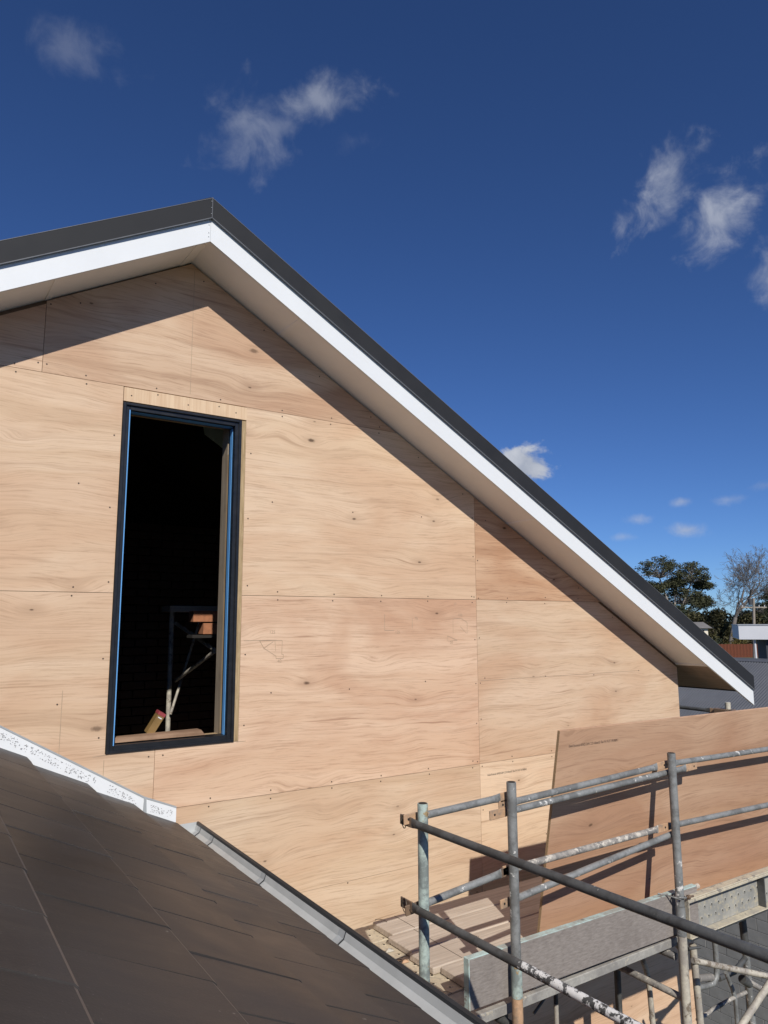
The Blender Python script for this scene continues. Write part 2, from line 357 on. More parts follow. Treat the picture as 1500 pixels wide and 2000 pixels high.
def tile_mat():
    m, t, b = newmat('dark_roof_tile')
    tc = nd(t, 'ShaderNodeTexCoord'); O = tc.outputs['Object']; oi = nd(t, 'ShaderNodeObjectInfo')
    gp = nd(t, 'ShaderNodeNewGeometry')
    n1 = noi(t, gp.outputs['Position'], 2.2, 5.0, 0.6, 0.4)
    mp = nd(t, 'ShaderNodeMapping'); t.links.new(gp.outputs['Position'], mp.inputs[0]); mp.inputs['Scale'].default_value = (3.0, 34.0, 3.0)
    n2 = noi(t, mp.outputs[0], 1.0, 5.0, 0.6, 0.4)
    n3 = noi(t, gp.outputs['Position'], 170.0, 3.0, 0.7)
    c = mixc(t, mrange(t, n1, 0.35, 0.68), (0.043,0.039,0.038,1), (0.068,0.061,0.058,1))
    c = mixc(t, mth(t, 'MULTIPLY', mrange(t, n2, 0.48, 0.75), 0.30), c, (0.105,0.090,0.077,1))
    n6 = noi(t, gp.outputs['Position'], 46.0, 2.0, 0.5)
    c = mixc(t, mth(t, 'MULTIPLY', mrange(t, n3, 0.64, 0.72), 0.5), c, (0.22,0.20,0.18,1))
    c = mixc(t, mth(t, 'MULTIPLY', mrange(t, n6, 0.755, 0.785), 0.7), c, (0.34,0.31,0.28,1))
    sx = nd(t, 'ShaderNodeSeparateXYZ'); t.links.new(gp.outputs['Position'], sx.inputs[0])
    dz_ = mth(t, 'MULTIPLY', mrange(t, sx.outputs[0], 0.5, 1.35), mrange(t, sx.outputs[1], -2.6, -0.4))
    n5 = noi(t, mp.outputs[0], 1.6, 6.0, 0.7, 0.8)
    c = mixc(t, mth(t, 'MULTIPLY', mth(t, 'MULTIPLY', mrange(t, n5, 0.46, 0.66), dz_), 0.75), c, (0.27,0.225,0.17,1))
    tone = mth(t, 'ADD', 0.58, mth(t, 'MULTIPLY', oi.outputs['Random'], 0.24))
    tn = nd(t, 'ShaderNodeCombineXYZ')
    for i in range(3): setin(t, tn.inputs[i], tone)
    c = mixc(t, 1.0, c, tn.outputs[0], 'MULTIPLY')
    t.links.new(c, b.inputs['Base Color'])
    t.links.new(mrange(t, n1, 0.3, 0.7, 0.42, 0.62), b.inputs['Roughness']); b.inputs['Specular IOR Level'].default_value = 0.45
    bp = nd(t, 'ShaderNodeBump'); bp.inputs['Strength'].default_value = 0.25; bp.inputs['Distance'].default_value = 0.002
    t.links.new(n3, bp.inputs['Height']); t.links.new(bp.outputs[0], b.inputs['Normal'])
    return m
M_TILE = tile_mat()
M_NOSE_GLINT = simple('tile_nose_glint', (0.105,0.095,0.088), 0.5, var=0.25, scale=14.0)  # paler for worn edges and for the highlight painted along the nose
M_UNDER = simple('roof_underlay', (0.04,0.037,0.035), 0.9)

# ------------------------------------------------------------------ ground (lower lot near the house, rising beyond)
def gz(x, y):
    d = math.hypot(x, y)
    s = min(1.0, max(0.0, (d-28.0)/46.0)); s = s*s*(3-2*s)
    return -8.3 + 4.2*s + (0.25*mnoise.noise(Vector((x*0.03, y*0.03, 0.0))) if d > 30 else 0.0)
rings = [0, 6, 12, 20, 28, 36, 46, 58, 72, 90, 120, 180, 300, 600, 1500, 4000]
mb = MB(); NS = 72
for r in rings:
    for k in range(NS):
        a = 2*math.pi*k/NS; x = r*math.cos(a); y = r*math.sin(a); mb.v.append((x, y, gz(x, y)))
for i in range(len(rings)-1):
    for k in range(NS):
        k2 = (k+1) % NS; mb.f.append((i*NS+k, (i+1)*NS+k, (i+1)*NS+k2, i*NS+k2)); mb.sm.append(True)
mg, t, b = newmat('ground_grass')
tc = nd(t, 'ShaderNodeTexCoord'); n = noi(t, tc.outputs['Object'], 0.35, 6.0, 0.65); n2 = noi(t, tc.outputs['Object'], 6.0, 4.0, 0.6)
c = mixc(t, mrange(t, n, 0.35, 0.65), (0.055,0.075,0.030,1), (0.13,0.12,0.065,1)); c = mixc(t, mrange(t, n2, 0.5, 0.8), c, (0.09,0.085,0.05,1))
t.links.new(c, b.inputs['Base Color']); b.inputs['Roughness'].default_value = 0.95
tag(mb.build('ground', mg), kind='structure')

# ------------------------------------------------------------------ the house
AX, AZ, T = 1.419, 2.078, 0.5556
def zr(x): return AZ - T*abs(x-AX)
XR, XL = 6.163, 2*AX-6.163
OH = 0.319; XE = 6.86; XEL = 2*AX-XE
house = empty('timber_house', (1.4, 0, -8.3))
tag(house, 'unfinished gabled house clad in raw plywood with white barge boards and dark tiled lower roof', 'house')

def clip(poly, gap=0.008):
    """cut a polygon in (x,z) to stay under both rakes"""
    def half(pts, sgn):
        f = lambda p: (AZ-gap - T*sgn*(p[0]-AX)) - p[1]
        out = []
        for i in range(len(pts)):
            a, b_ = pts[i], pts[(i+1) % len(pts)]; fa, fb = f(a), f(b_)
            if fa >= 0: out.append(a)
            if (fa < 0) != (fb < 0):
                s = fa/(fa-fb); out.append((a[0]+(b_[0]-a[0])*s, a[1]+(b_[1]-a[1])*s))
        return out
    return half(half(poly, 1), -1)
def rect(x0, x1, z0, z1): return [(x0,z0),(x1,z0),(x1,z1),(x0,z1)]
WX0, WX1, WZ0, WZ1 = 1.043, 1.812, -0.870, 1.110   # hole in the cladding

# framing behind the sheets (with the window hole)
mb = MB()
for q in (rect(XL,1.02,-8.3,3), rect(1.83,XR-0.002,-8.3,3), rect(1.02,1.83,-8.3,-0.90), rect(1.02,1.83,1.14,3)):
    mb.prism(clip(q, 0.05), 0.0165, 0.095)
gwall = mb.build('gable_wall', M_BATTEN, house)
tag(gwall, 'plywood clad gable wall with open joints')
G = 0.0013
def panel(poly, mat, gap=0.010):
    return MB().prism(clip(poly, gap), 0.0, 0.015).build('ply_panel', mat, gwall)
def rp(x0, x1, z0, z1): return rect(x0+G, x1-G, z0+G, z1-G)
panel(rp(0.604,3.004,1.200,2.2), M_PLYP, 0.012)
panel(rp(-1.796,0.604,1.200,2.2), M_PLYP, 0.028)
panel([(-1.086+G,0+G),(WX0,0+G),(WX0,1.2-G),(-1.086+G,1.2-G)], M_PLY, 0.028)
panel(rp(XL,-1.086,0,1.2), M_PLY, 0.028)
pm = panel([(WX1,0+G),(3.714-G,0+G),(3.714-G,1.2-G),(WX1,1.2-G)], M_PLY, 0.010)
panel(rp(3.714,6.10,0,1.2), M_PLYR, 0.012)
panel([(-1.086+G,-1.2+G),(1.314-G,-1.2+G),(1.314-G,WZ0),(WX0,WZ0),(WX0,-G),(-1.086+G,-G)], M_PLY)
panel(rp(XL,-1.086,-1.2,0), M_PLY, 0.028)
pc = panel([(1.314+G,-1.2+G),(3.714-G,-1.2+G),(3.714-G,-G),(WX1,-G),(WX1,WZ0),(1.314+G,WZ0)], M_PLYP)
panel(rp(3.714,XR,-1.2,0), M_PLY, 0.035)
for (a_, b_) in ((XL,-1.086),(-1.086,1.314),(1.314,3.714),(3.714,XR)):
    panel(rp(a_, b_, -2.4, -1.2), M_PLY)
    panel(rp(a_, b_, -3.6, -2.4), M_PLY)
    panel(rp(a_, b_, -4.8, -3.6), M_PLY)
MB().prism(rect(1.047,1.814,1.113,1.196), -0.001, 0.014).build('lintel_strip', M_LINT, gwall)
# side and back walls (shell)
MB().box(XR-0.09, XR-0.001, 0.096, 9.0, -8.3, -0.75).build('side_wall', M_PLY, house)
MB().box(XL, XL+0.09, 0.096, 9.0, -8.3, -0.75).build('side_wall', M_PLY, house)
mb = MB(); mb.prism(clip(rect(XL+0.09, XR-0.092, -8.3, 3), 0.05), 8.9, 9.0); mb.build('back_wall', M_PLY, house)

# nails: pairs along the joints and the studs
mb = MB()
def nail(x, z, r=0.0048):
    if z > zr(x)-0.03 or (WX0-0.01 < x < WX1+0.005 and WZ0-0.012 < z < WZ1): return
    n = 6; P = [(x + r*math.cos(2*math.pi*k/n), -0.0012, z + r*math.sin(2*math.pi*k/n)) for k in range(n)]
    P += [(p[0], 0.002, p[2]) for p in P]
    mb.add(P, [tuple(range(n))] + [(k, k+n, (k+1) % n+n, (k+1) % n) for k in range(n)])
for zj in (1.2, 0.0, -1.2, -2.4):
    x = 0.05
    while x < 6.1:
        jx = random.uniform(-.02, .02)
        nail(x+jx, zj+0.022+random.uniform(-.006,.006)); nail(x+jx+random.uniform(-.01,.01), zj-0.022+random.uniform(-.006,.006)); x += 0.40
for xj in (0.604,):
    for z in (1.25, 1.6, 1.63): nail(xj-.022, z); nail(xj+.022, z)
for z in [i*0.30-3.3 for i in range(14)]:
    nail(3.714-.022, z+random.uniform(-.03,.03)); nail(3.714+.022, z+random.uniform(-.03,.03))
for z in (-0.6, 0.6, -1.8):
    x = 0.2
    while x < 6.1: nail(x+random.uniform(-.03,.03), z+random.uniform(-.02,.02)); x += 0.6
for z in [i*0.42-0.78 for i in range(5)]:
    nail(1.835+random.uniform(0,.02), z); nail(1.02-random.uniform(0,.03), z)
for x in (1.09, 1.43, 1.74): nail(x, 1.150)
for x in (1.28, 1.36): nail(x, -0.905)
x = 1.5
while x < 6.1: nail(x, zr(x)-0.045-random.uniform(0,.02)); x += 0.42
x = 1.2
while x > 0: nail(x, zr(x)-0.06-random.uniform(0,.02)); x -= 0.42
tag(mb.build('nail_heads', M_NAIL, gwall), kind='stuff')

def strokes(lines, w, y, name, mat, parent):
    mb = MB()
    for ln in lines:
        for (a_, b_) in zip(ln[:-1], ln[1:]):
            a_ = Vector((a_[0], 0, a_[1])); b_ = Vector((b_[0], 0, b_[1])); d = b_-a_
            if d.length < 1e-6: continue
            n = Vector((-d.z, 0, d.x)).normalized()*w/2
            P = [a_-n, b_-n, b_+n, a_+n]
            mb.add([(p.x, y, p.z) for p in P], [(0,1,2,3)])
    return mb.build(name, mat, parent)
# pencil set-out lines and sketches left on the sheets
strokes([[(1.439,1.22),(1.439,2.03)], [(0.81,-0.52),(0.81,-0.92)], [(1.04,-0.9),(1.04,-1.06)], [(0.98,-0.878),(1.05,-0.873)], [(1.80,-0.872),(1.86,-0.872)],
         [(3.73,-0.603),(5.6,-0.600)], [(1.5,-1.805),(3.2,-1.80)], [(1.83,-0.276),(2.05,-0.276)]], 0.0030, -0.0011, 'pencil_line', M_PENCIL, gwall)['kind'] = 'stuff'
strokes([[(1.936,-.277),(2.091,-.279),(2.089,-.365),(2.10,-.365),(2.10,-.39),(2.05,-.39),(2.05,-.375),(1.965,-.324),(2.03,-.285)], [(1.936,-.277),(1.965,-.324)], [(2.04,-.28),(2.047,-.345)],
         [(2.872,-.113),(2.872,-.222),(2.954,-.223)], [(3.11,-.14),(3.11,-.21)], [(3.482,-.25),(3.482,-.15),(3.50,-.141),(3.56,-.141),(3.618,-.17),(3.618,-.252)], [(3.55,-.20),(3.61,-.25)],
         [(3.43,-.265),(3.43,-.305)], [(3.43,-.268),(3.52,-.30),(3.43,-.305)]], 0.0028, -0.0012, 'pencil_sketch', M_PENCIL, gwall)['kind'] = 'stuff'
def text(body, size, loc, rot, name, mat, parent, xs=1.0):
    cu = bpy.data.curves.new(name, 'FONT'); cu.body = body; cu.size = size; cu.align_x = 'LEFT'
    o = bpy.data.objects.new(name, cu); COL.objects.link(o)
    dg = bpy.context.evaluated_depsgraph_get(); dg.update()
    me = bpy.data.meshes.new_from_object(o.evaluated_get(dg)); COL.objects.unlink(o); bpy.data.objects.remove(o)
    me.materials.clear(); me.materials.append(mat)
    me.transform(Matrix.Translation(loc) @ rot @ Matrix.Diagonal((xs,1,1,1)))
    return put(bpy.data.objects.new(name, me), parent)
RX = Matrix.Rotation(rad(90), 4, 'X')
STAMP = "Kulula Structural: AS/NZS 2269 C CD A Bond E1 Tkw F14 19-25 T EF 00500 2"
text(STAMP, 0.020, (3.786,-0.0014,-1.294), RX, 'printed_stamp', M_INK, gwall, 0.62)
for s_, p_ in (("125",(2.0,-.235)),("125",(2.96,-.245)),("75",(3.13,-.15)),("150",(3.53,-.125)),("17",(3.49,-.045)),("40",(2.06,-.415)),("20",(3.45,-.325))):
    text(s_, 0.028, (p_[0],-0.0013,p_[1]), RX, 'pencil_figure', M_PENCIL, gwall)

# ---- main roof
def rake_band(lo, hi, x0, x1, y0, y1):
    return MB().prism([(x0, zr(x0)+lo), (x1, zr(x1)+lo), (x1, zr(x1)+hi), (x0, zr(x0)+hi)], y0, y1)
mb = MB()
for (x0, x1) in ((AX, XE-0.01), (XEL+0.01, AX)):
    mb.prism([(x0, zr(x0)+0.16), (x1, zr(x1)+0.16), (x1, zr(x1)+0.245), (x0, zr(x0)+0.245)], -OH+0.03, 9.3)
groof = mb.build('gable_roof', M_CAP, house)
rake_band(-0.006, 0.142, AX, XE, -OH, -OH+0.018).build('fascia_board', M_WHITE, groof)
rake_band(-0.006, 0.142, XEL, AX-0.0015, -OH, -OH+0.018).build('fascia_board', M_WHITE, groof)
for (x0, x1) in ((AX+0.0008, XE), (XEL, AX-0.0008)):
    rake_band(0.138, 0.262, x0, x1, -OH-0.016, -OH+0.028).build('barge_capping', M_CAP, groof)
    rake_band(0.1335, 0.139, x0, x1, -OH-0.020, -OH-0.003).build('capping_lip', M_CAPEDGE, groof)
    rake_band(0.2625, 0.266, x0, x1, -OH-0.0175, -OH+0.10).build('capping_top', M_CAPEDGE, groof)
mb = MB()
mb.box(AX-0.002, AX+0.002, -OH-0.018, -OH, AZ+0.14, AZ+0.268)
mb.build('capping_seam', M_CAPEDGE, groof)
mb = MB()
for z in (0.16, 0.20, 0.24):
    mb.tube([(AX-0.006,-OH-0.0195,AZ+z),(AX-0.006,-OH-0.015,AZ+z)], 0.0022, 8)
mb.build('rivet', M_FLASHLIP, groof)
mb = MB()
for z in (0.03, 0.055, 0.105):
    mb.tube([(AX-0.012,-OH-0.002,AZ+z-0.01),(AX-0.012,-OH+0.002,AZ+z-0.01)], 0.003, 8)
mb.build('fascia_screw', M_FLASHLIP, groof)
MB().prism([(AX-0.22, zr(AX-0.22)+0.27), (AX, AZ+0.27), (AX, AZ+0.283), (AX-0.22, zr(AX-0.22)+0.278)], -OH+0.01, 9.2).build('ridge_capping', M_CAP, groof)
for (x0, x1) in ((1.372,2.030),(2.050,4.062),(4.082,6.155),(0.622,1.350),(-1.40,0.602),(XEL+0.02,-1.42)):
    if x0 < AX < x1:
        MB().prism([(x0, zr(x0)+.001),(AX,AZ+.001),(x1,zr(x1)+.001),(x1,zr(x1)+.008),(AX,AZ+.008),(x0,zr(x0)+.008)], -OH+0.019, 0.02).build('soffit_panel', M_SOFFIT, groof)
    else:
        rake_band(0.001, 0.008, x0, x1, -OH+0.019, 0.02).build('soffit_panel', M_SOFFIT, groof)
for xj in (2.040, 4.072, 1.361, 0.612, -1.41):
    rake_band(-0.003, 0.006, xj-0.016, xj+0.016, -OH+0.020, 0.018).build('soffit_joiner', M_SOFFIT, groof)
for (x0, x1) in ((AX+0.01, XR), (XL, AX-0.01)):
    rake_band(-0.030, -0.001, x0, x1, 0.0155, 0.018).build('rake_batten', M_BATTEN, groof)
# raked eaves lining beyond the wall corner, unpainted, running back along the side wall
rake_band(0.000, 0.010, 6.180, 6.600, -OH+0.020, 9.0).build('eave_lining', M_LINING, groof)
MB().prism([(6.601, zr(6.601)-0.004),(6.618, zr(6.618)-0.004),(6.618, zr(6.618)+0.16),(6.601, zr(6.601)+0.16)], -OH+0.020, 9.0).build('side_fascia', M_CAP, groof)
rake_band(-0.004, 0.004, 6.158, 6.182, -OH+0.021, 0.016).build('soffit_joiner', M_SOFFIT, groof)

# ---- window
win = MB().box(1.020, 1.0405, 0.0165, 0.12, -0.90, 1.14)
win.box(1.815, 1.83, 0.0165, 0.12, -0.90, 1.14)
win = win.build('window', M_FRAME, house)
FX0, FX1, FZ0, FZ1 = 1.047, 1.778, -0.868, 1.103; fw = 0.039
def frame_side(x0, x1, z0, z1, nm):
    mb = MB(); mb.box(x0, x1, 0.002, 0.10, z0, z1); return mb.build(nm, M_BLACK, win, 0.002)
frame_side(FX0, FX0+fw, FZ0, FZ1, 'jamb'); frame_side(FX1-fw, FX1, FZ0, FZ1, 'jamb')
frame_side(FX0+fw, FX1-fw, FZ1-fw, FZ1, 'head'); frame_side(FX0+fw, FX1-fw, FZ0, FZ0+fw, 'sill')
for (x0, x1, z0, z1, nm) in ((FX0-0.002, FX0+0.016, FZ0-0.001, FZ1+0.001, 'frame_lip'), (FX1-0.016, FX1+0.002, FZ0-0.001, FZ1+0.001, 'frame_lip'), (FX0+0.016, FX1-0.016, FZ1-0.014, FZ1+0.002, 'frame_lip'), (FX0+0.016, FX1-0.016, FZ0-0.001, FZ0+0.012, 'frame_lip')):
    MB().box(x0, x1, -0.010, 0.0015, z0, z1).build(nm, M_BLACK, win, 0.002)
# blue protective tape along the inner edge of the frame
MB().box(FX0+fw+0.0005, FX0+fw+0.0025, 0.0, 0.03, FZ0+fw, FZ1-fw).build('blue_tape', M_BLUE, win)
MB().box(FX0+fw-0.0030, FX0+fw+0.0005, -0.0006, 0.0018, FZ0+fw, FZ1-fw).build('blue_tape', M_BLUE, win)
MB().box(FX1-fw-0.0035, FX1-fw-0.0005, 0.040, 0.074, FZ0+fw, FZ1-fw-0.01).build('blue_tape', M_BLUE, win)
MB().box(FX0+fw, FX1-fw-0.004, 0.030, 0.075, FZ1-fw-0.0035, FZ1-fw-0.0005).build('blue_tape', M_BLUE, win)
MB().box(1.7795, 1.8105, 0.0005, 0.10, WZ0+0.002, WZ1-0.004).build('timber_reveal', M_JAMB, win)
MB().box(1.738, 1.775, 0.116, 0.205, -0.98, 1.08).build('stud', M_STUD, win)
MB().box(1.7385, 1.775, 0.1005, 0.1155, -0.83, 0.90).build('stud_light_face', M_FRAME, win)  # the stud's light front face, added as a separate paler strip
MB().box(1.047, 1.10, 0.101, 0.19, -0.98, 1.08).build('stud', M_FRAME, win)
MB().box(1.047, 1.772, 0.101, 0.19, 1.081, 1.14).build('head_timber', M_FRAME, win)
MB().box(1.047, 1.772, 0.101, 0.19, -0.98, -0.835).build('sill_timber', M_FRAME, win)

# ---- room behind the window: dark, brick back wall
room = MB(); room.box(XL+0.1, XR-0.1, 0.10, 8.8, -2.2, -2.1); room = room.build('upper_floor', M_FLOOR, house)
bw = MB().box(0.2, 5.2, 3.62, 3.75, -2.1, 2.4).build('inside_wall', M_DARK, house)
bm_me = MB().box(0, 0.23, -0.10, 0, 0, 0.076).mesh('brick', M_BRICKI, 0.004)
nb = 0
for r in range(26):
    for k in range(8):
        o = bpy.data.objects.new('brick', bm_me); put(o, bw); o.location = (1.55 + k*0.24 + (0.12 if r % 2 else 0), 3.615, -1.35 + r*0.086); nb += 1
MB().prism([(1.90,1.25),(2.10,1.13),(2.10,1.42),(1.86,1.44)], 0.98, 1.0).build('roof_sarking', M_SARK, house)
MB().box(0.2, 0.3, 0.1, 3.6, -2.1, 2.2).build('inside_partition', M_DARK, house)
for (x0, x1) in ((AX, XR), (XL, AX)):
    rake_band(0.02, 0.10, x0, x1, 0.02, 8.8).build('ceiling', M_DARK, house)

# ---- lower tiled roof
K, TR, Z0, X0 = 0.03, math.tan(rad(28.7)), -1.275, 1.47
def tp(xp, y, h=0.0):   # point on the tile plane, h metres above it
    return Vector((xp + K*y, y, Z0 - TR*(xp-1.45) + h))
under = MB()
P = [tp(-3.0,0.012,-0.07), tp(1.42,0.012,-0.07), tp(1.42,-6.5,-0.07), tp(-3.0,-6.5,-0.07)]
under.add(P + [p - Vector((0,0,0.05)) for p in P], [(0,1,2,3),(7,6,5,4),(0,4,5,1),(1,5,6,2),(2,6,7,3),(3,7,4,0)])
troof = under.build('tiled_roof', M_UNDER, house)
EDGES = [1.47, 1.225, 0.975, 0.67, 0.37, 0.07, -0.23, -0.53, -0.83, -1.13, -1.43]
ey = Vector((K,1,0)).normalized()
cs = math.cos(math.atan(TR))
def tile_mesh(expo):
    L = expo + 0.07; th = 0.030; w = 0.2915
    # local: x down the slope, y along the eave, z up; lower edge at x=0
    me_v = []
    n = 7
    prof = [(-L,-0.029-th*0.2), (-L,-0.029), (-0.012,-0.0008), (-0.004,-0.0032), (0,-0.010), (0,-th), (-0.02,-th)]
    mb = MB()
    for yy in (0, w):
        for p in prof: me_v.append((p[0], yy, p[1]))
    F = [tuple(range(n-1,-1,-1)), tuple(range(n, 2*n))] + [(i, (i+1) % n, (i+1) % n+n, i+n) for i in range(n)]
    mb.add(me_v, F)
    me = mb.mesh('roof_tile', M_TILE); me.materials.append(M_NOSE_GLINT)
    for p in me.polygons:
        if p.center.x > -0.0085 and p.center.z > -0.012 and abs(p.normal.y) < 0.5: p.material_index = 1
    return me
cache = {}
for ci, xe in enumerate(EDGES[:-1]):
    expo = (xe - EDGES[ci+1])/cs
    key = round(expo, 3)
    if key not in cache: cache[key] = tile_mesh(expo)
    sl = Vector((cs, 0, -math.sin(math.atan(TR))))
    nrm = sl.cross(ey).normalized()
    if nrm.z < 0: nrm = -nrm
    rot = Matrix((sl, ey, nrm)).transposed().to_4x4()
    ph = -0.005 - 0.297*20 + 0.0 + (ci*0.052) % 0.297 - 0.297
    for k in range(23):
        y = ph + k*0.297
        if y > -0.295+0.30: continue
        if y > -0.2935-0.004: 
            if y > -0.06: continue
        h = random.uniform(-0.0010, 0.0010)
        loc = tp(xe + random.uniform(-.0015,.0015), y, h)
        o = bpy.data.objects.new('roof_tile', cache[key]); put(o, troof)
        tilt = Matrix.Rotation(random.uniform(-.004,.004), 4, 'Y') @ Matrix.Rotation(random.uniform(-.002,.002), 4, 'X')
        o.matrix_local = Matrix.Translation(loc) @ rot @ tilt

# gutter
def along(profile, y0, y1, name, mat, parent, closed=True, bevel=0.0):
    n = len(profile); mb = MB(); V = []
    for y in (y0, y1):
        for (xp, z) in profile: V.append((xp + K*y, y, z))
    F = [(i, (i+1) % n, (i+1) % n+n, i+n) for i in range(n)] + [tuple(range(n-1,-1,-1)), tuple(range(n, 2*n))]
    mb.add(V, F); return mb.build(name, mat, parent, bevel)
GY0, GY1 = -6.4, -0.035
gut = along([(1.36,-1.350),(1.36,-1.41),(1.52,-1.41),(1.566,-1.36),(1.571,-1.300),(1.557,-1.300),(1.548,-1.325),(1.500,-1.352),(1.43,-1.364)], GY0, GY1, 'gutter', M_GUTIN, house)
along([(1.5575,-1.312),(1.5575,-1.287),(1.566,-1.281),(1.576,-1.287),(1.576,-1.312),(1.573,-1.312),(1.573,-1.298),(1.5600,-1.298)], GY0, GY1, 'gutter_bead', M_GUTOUT, gut)
along([(1.5735,-1.299),(1.5685,-1.362),(1.5215,-1.412),(1.36,-1.412),(1.36,-1.415),(1.523,-1.415),(1.573,-1.363),(1.577,-1.311)], GY0, GY1, 'gutter_face', M_GUTOUT, gut)
along([(1.37,-1.40),(1.52,-1.40),(1.560,-1.36),(1.566,-1.285),(1.46,-1.285),(1.37,-1.33)], GY1, GY1+0.006, 'gutter_stop_end', M_GUTIN, gut)
def gtop(o_): return [(1.43,-1.364+o_),(1.500,-1.352+o_),(1.548,-1.325+o_),(1.557,-1.302+o_)]
for ys in (-0.09, -0.30, -1.0, -1.74, -2.6, -3.5, -4.4):
    along(gtop(0.0035) + gtop(0.001)[::-1], ys-0.022, ys+0.022, 'gutter_joint', M_FLASHLIP, gut)
    along(gtop(0.0055) + gtop(0.001)[::-1], ys-0.0265, ys-0.0225, 'joint_shadow_edge', M_GUTOUT, gut)
# apron flashing against the wall
fl = [(-1.6,0.545),(0.522,-0.681),(1.262,-1.125)]
mb = MB(); mb.prism([(-1.6,0.30),(1.262,-1.29),(1.262,-1.122),(0.522,-0.683),(-1.6,0.545)], -0.0075, -0.0025)
flash = mb.build('apron_flashing', M_FLASH, house)
MB().prism([(1.2625,-1.295),(1.446,-1.275),(1.446,-1.198),(1.2625,-1.125)], -0.0085, -0.0025).build('flashing_end', M_FLASH, flash)
MB().prism([(1.255,-1.27),(1.283,-1.27),(1.275,-1.122),(1.262,-1.118)], -0.0105, -0.0088).build('sealant_tape', M_FLASHLIP, flash)
MB().prism([(-1.6,0.545),(0.522,-0.6835),(1.262,-1.1225),(1.446,-1.1985),(1.446,-1.190),(1.264,-1.114),(0.522,-0.674),(-1.6,0.555)], -0.011, -0.002).build('flashing_lip', M_FLASHLIP, flash)
lines = []
for (xa, xb) in ((0.50,0.66),(0.675,0.80),(0.81,0.90),(0.905,1.0),(1.065,1.22),(1.30,1.43),(0.3,0.47),(0.05,0.25)):
    x = xa
    while x < xb:
        for row in range(4):
            if random.random() < 0.35: continue
            zt = -0.681-0.6*(x-0.522) if x < 1.262 else -1.125-0.42*(x-1.262)
            zz = zt - 0.022 - row*0.011 + random.uniform(-.003,.003)
            pts = [(x+random.uniform(-.004,.004), zz)]
            for q in range(random.randint(1,3)): pts.append((pts[-1][0]+random.uniform(-.006,.007), zz+random.uniform(-.005,.005)))
            lines.append(pts)
        x += 0.0095
strokes(lines, 0.0026, -0.0089, 'printed_marks', M_INKG, flash)
# wall and eaves lining of the lower wing, below the gutter
MB().box(1.22, 1.30, -6.4, -0.02, -8.3, -1.42).build('lower_wall', M_BRICKL, house)
MB().box(1.23, 1.355, -6.4, -0.03, -1.418, -1.405).build('lower_soffit', M_SOFFIT, house)

# ------------------------------------------------------------------ loose things at the window
o = MB().prism([(1.095,-0.823),(1.625,-0.823),(1.60,-0.792),(1.10,-0.797)], 0.055, 0.125).build('timber_offcut', M_OFFCUT)
tag(o, 'short brown timber offcut lying on the black window sill', 'timber')
lv = empty('spirit_level', (1.31, 0.12, -0.823))
tag(lv, 'brown spirit level with a red end cap leaning inside the window', 'spirit level')
a_ = Vector((1.318, 0.150, -0.80)); b_ = Vector((1.376, 0.137, -0.700)); d = (b_-a_); ux = d.normalized(); uy = Vector((0,1,0)) - ux*ux.y; uy.normalize(); uz = ux.cross(uy)
MB().obox((a_+b_)/2, d/2, uy*0.030, uz*0.021).build('body', M_LEVEL, lv)
MB().obox(b_+ux*0.010, ux*0.010, uy*0.032, uz*0.0235).build('end_cap', M_RED, lv, 0.002)
MB().obox(b_-ux*0.012-uy*0.0305, ux*0.003, uy*0.0008, uz*0.012).build('white_mark', M_WHITE, lv)
tr = empty('trestle', (2.4, 2.2, -2.1))
tag(tr, 'grey steel trestle with a board standing in the dark room', 'trestle')
for (x, y) in ((2.115,2.25),(2.9,2.25)):
    MB().tube([(x,y,-2.1),(x-0.005,y,-0.02)], 0.021, 10).build('leg', M_CREAM, tr)
MB().tube([(2.14,2.22,-0.17),(2.235,1.52,-0.385)], 0.017, 10).build('brace', M_CREAM, tr)
MB().tube([(2.235,1.53,-0.40),(2.16,2.24,-0.67)], 0.016, 10).build('brace', M_CREAM, tr)
MB().tube([(2.115,2.2,-0.95),(2.40,2.3,-0.10)], 0.012, 10).build('brace', M_CREAM, tr)
MB().box(2.05, 3.1, 2.12, 2.36, -0.07, -0.018).build('board', M_PLANK, tr)
br = empty('sunlit_wall_bricks', (2.2, 1.45, -0.3))  # added bricks and ledge, shaped to end where the wall's sun patch ends
tag(br, 'few orange bricks standing in for a sunlit patch of inside brick wall', 'bricks')
MB().box(2.02, 3.2, 1.45, 1.58, -0.285, -0.262).build('ledge', M_DARK, br)
for (x, z) in ((2.02,-0.16),(2.26,-0.16),(2.075,-0.257),(2.315,-0.257)):
    MB().box(x+(0.03 if z < -.2 else 0), x+0.228, 1.44, 1.55, z, z+0.087).build('brick', M_BRICKL, br, 0.003)

# ------------------------------------------------------------------ scaffold
YP = -1.45; RPOST = 0.02415
def standard(name, x, y, ztop, mats, splits, label):
    t_ = empty(name, (x, y, -8.3)); tag(t_, label, 'scaffold post', 'upright posts of the scaffold')
    zs = [ztop] + splits + [-8.3]
    for i in range(len(zs)-1):
        r = RPOST + (0.0022 if i > 0 else 0)
        MB().tube([(x, y, zs[i+1]+(0.002 if i+2 < len(zs) else 0)), (x, y, zs[i]-0.0)], r, 20).build('tube', mats[i], t_)
    MB().tube([(x, y, ztop-0.004), (x, y, ztop+0.0015)], RPOST-0.004, 16).build('hollow_end', M_DARK, t_)
    return t_
p1 = standard('scaffold_standard', 2.100, YP, -0.985, [M_MINT, M_MINT], [-2.06], 'mint green painted scaffold post at the corner beside the gutter')
p2 = standard('scaffold_standard', 2.652, YP, -0.957, [M_GALV, M_MINT, M_TAN], [-1.80, -1.945], 'grey galvanised scaffold post in front of the weathered toe board, tan painted below')
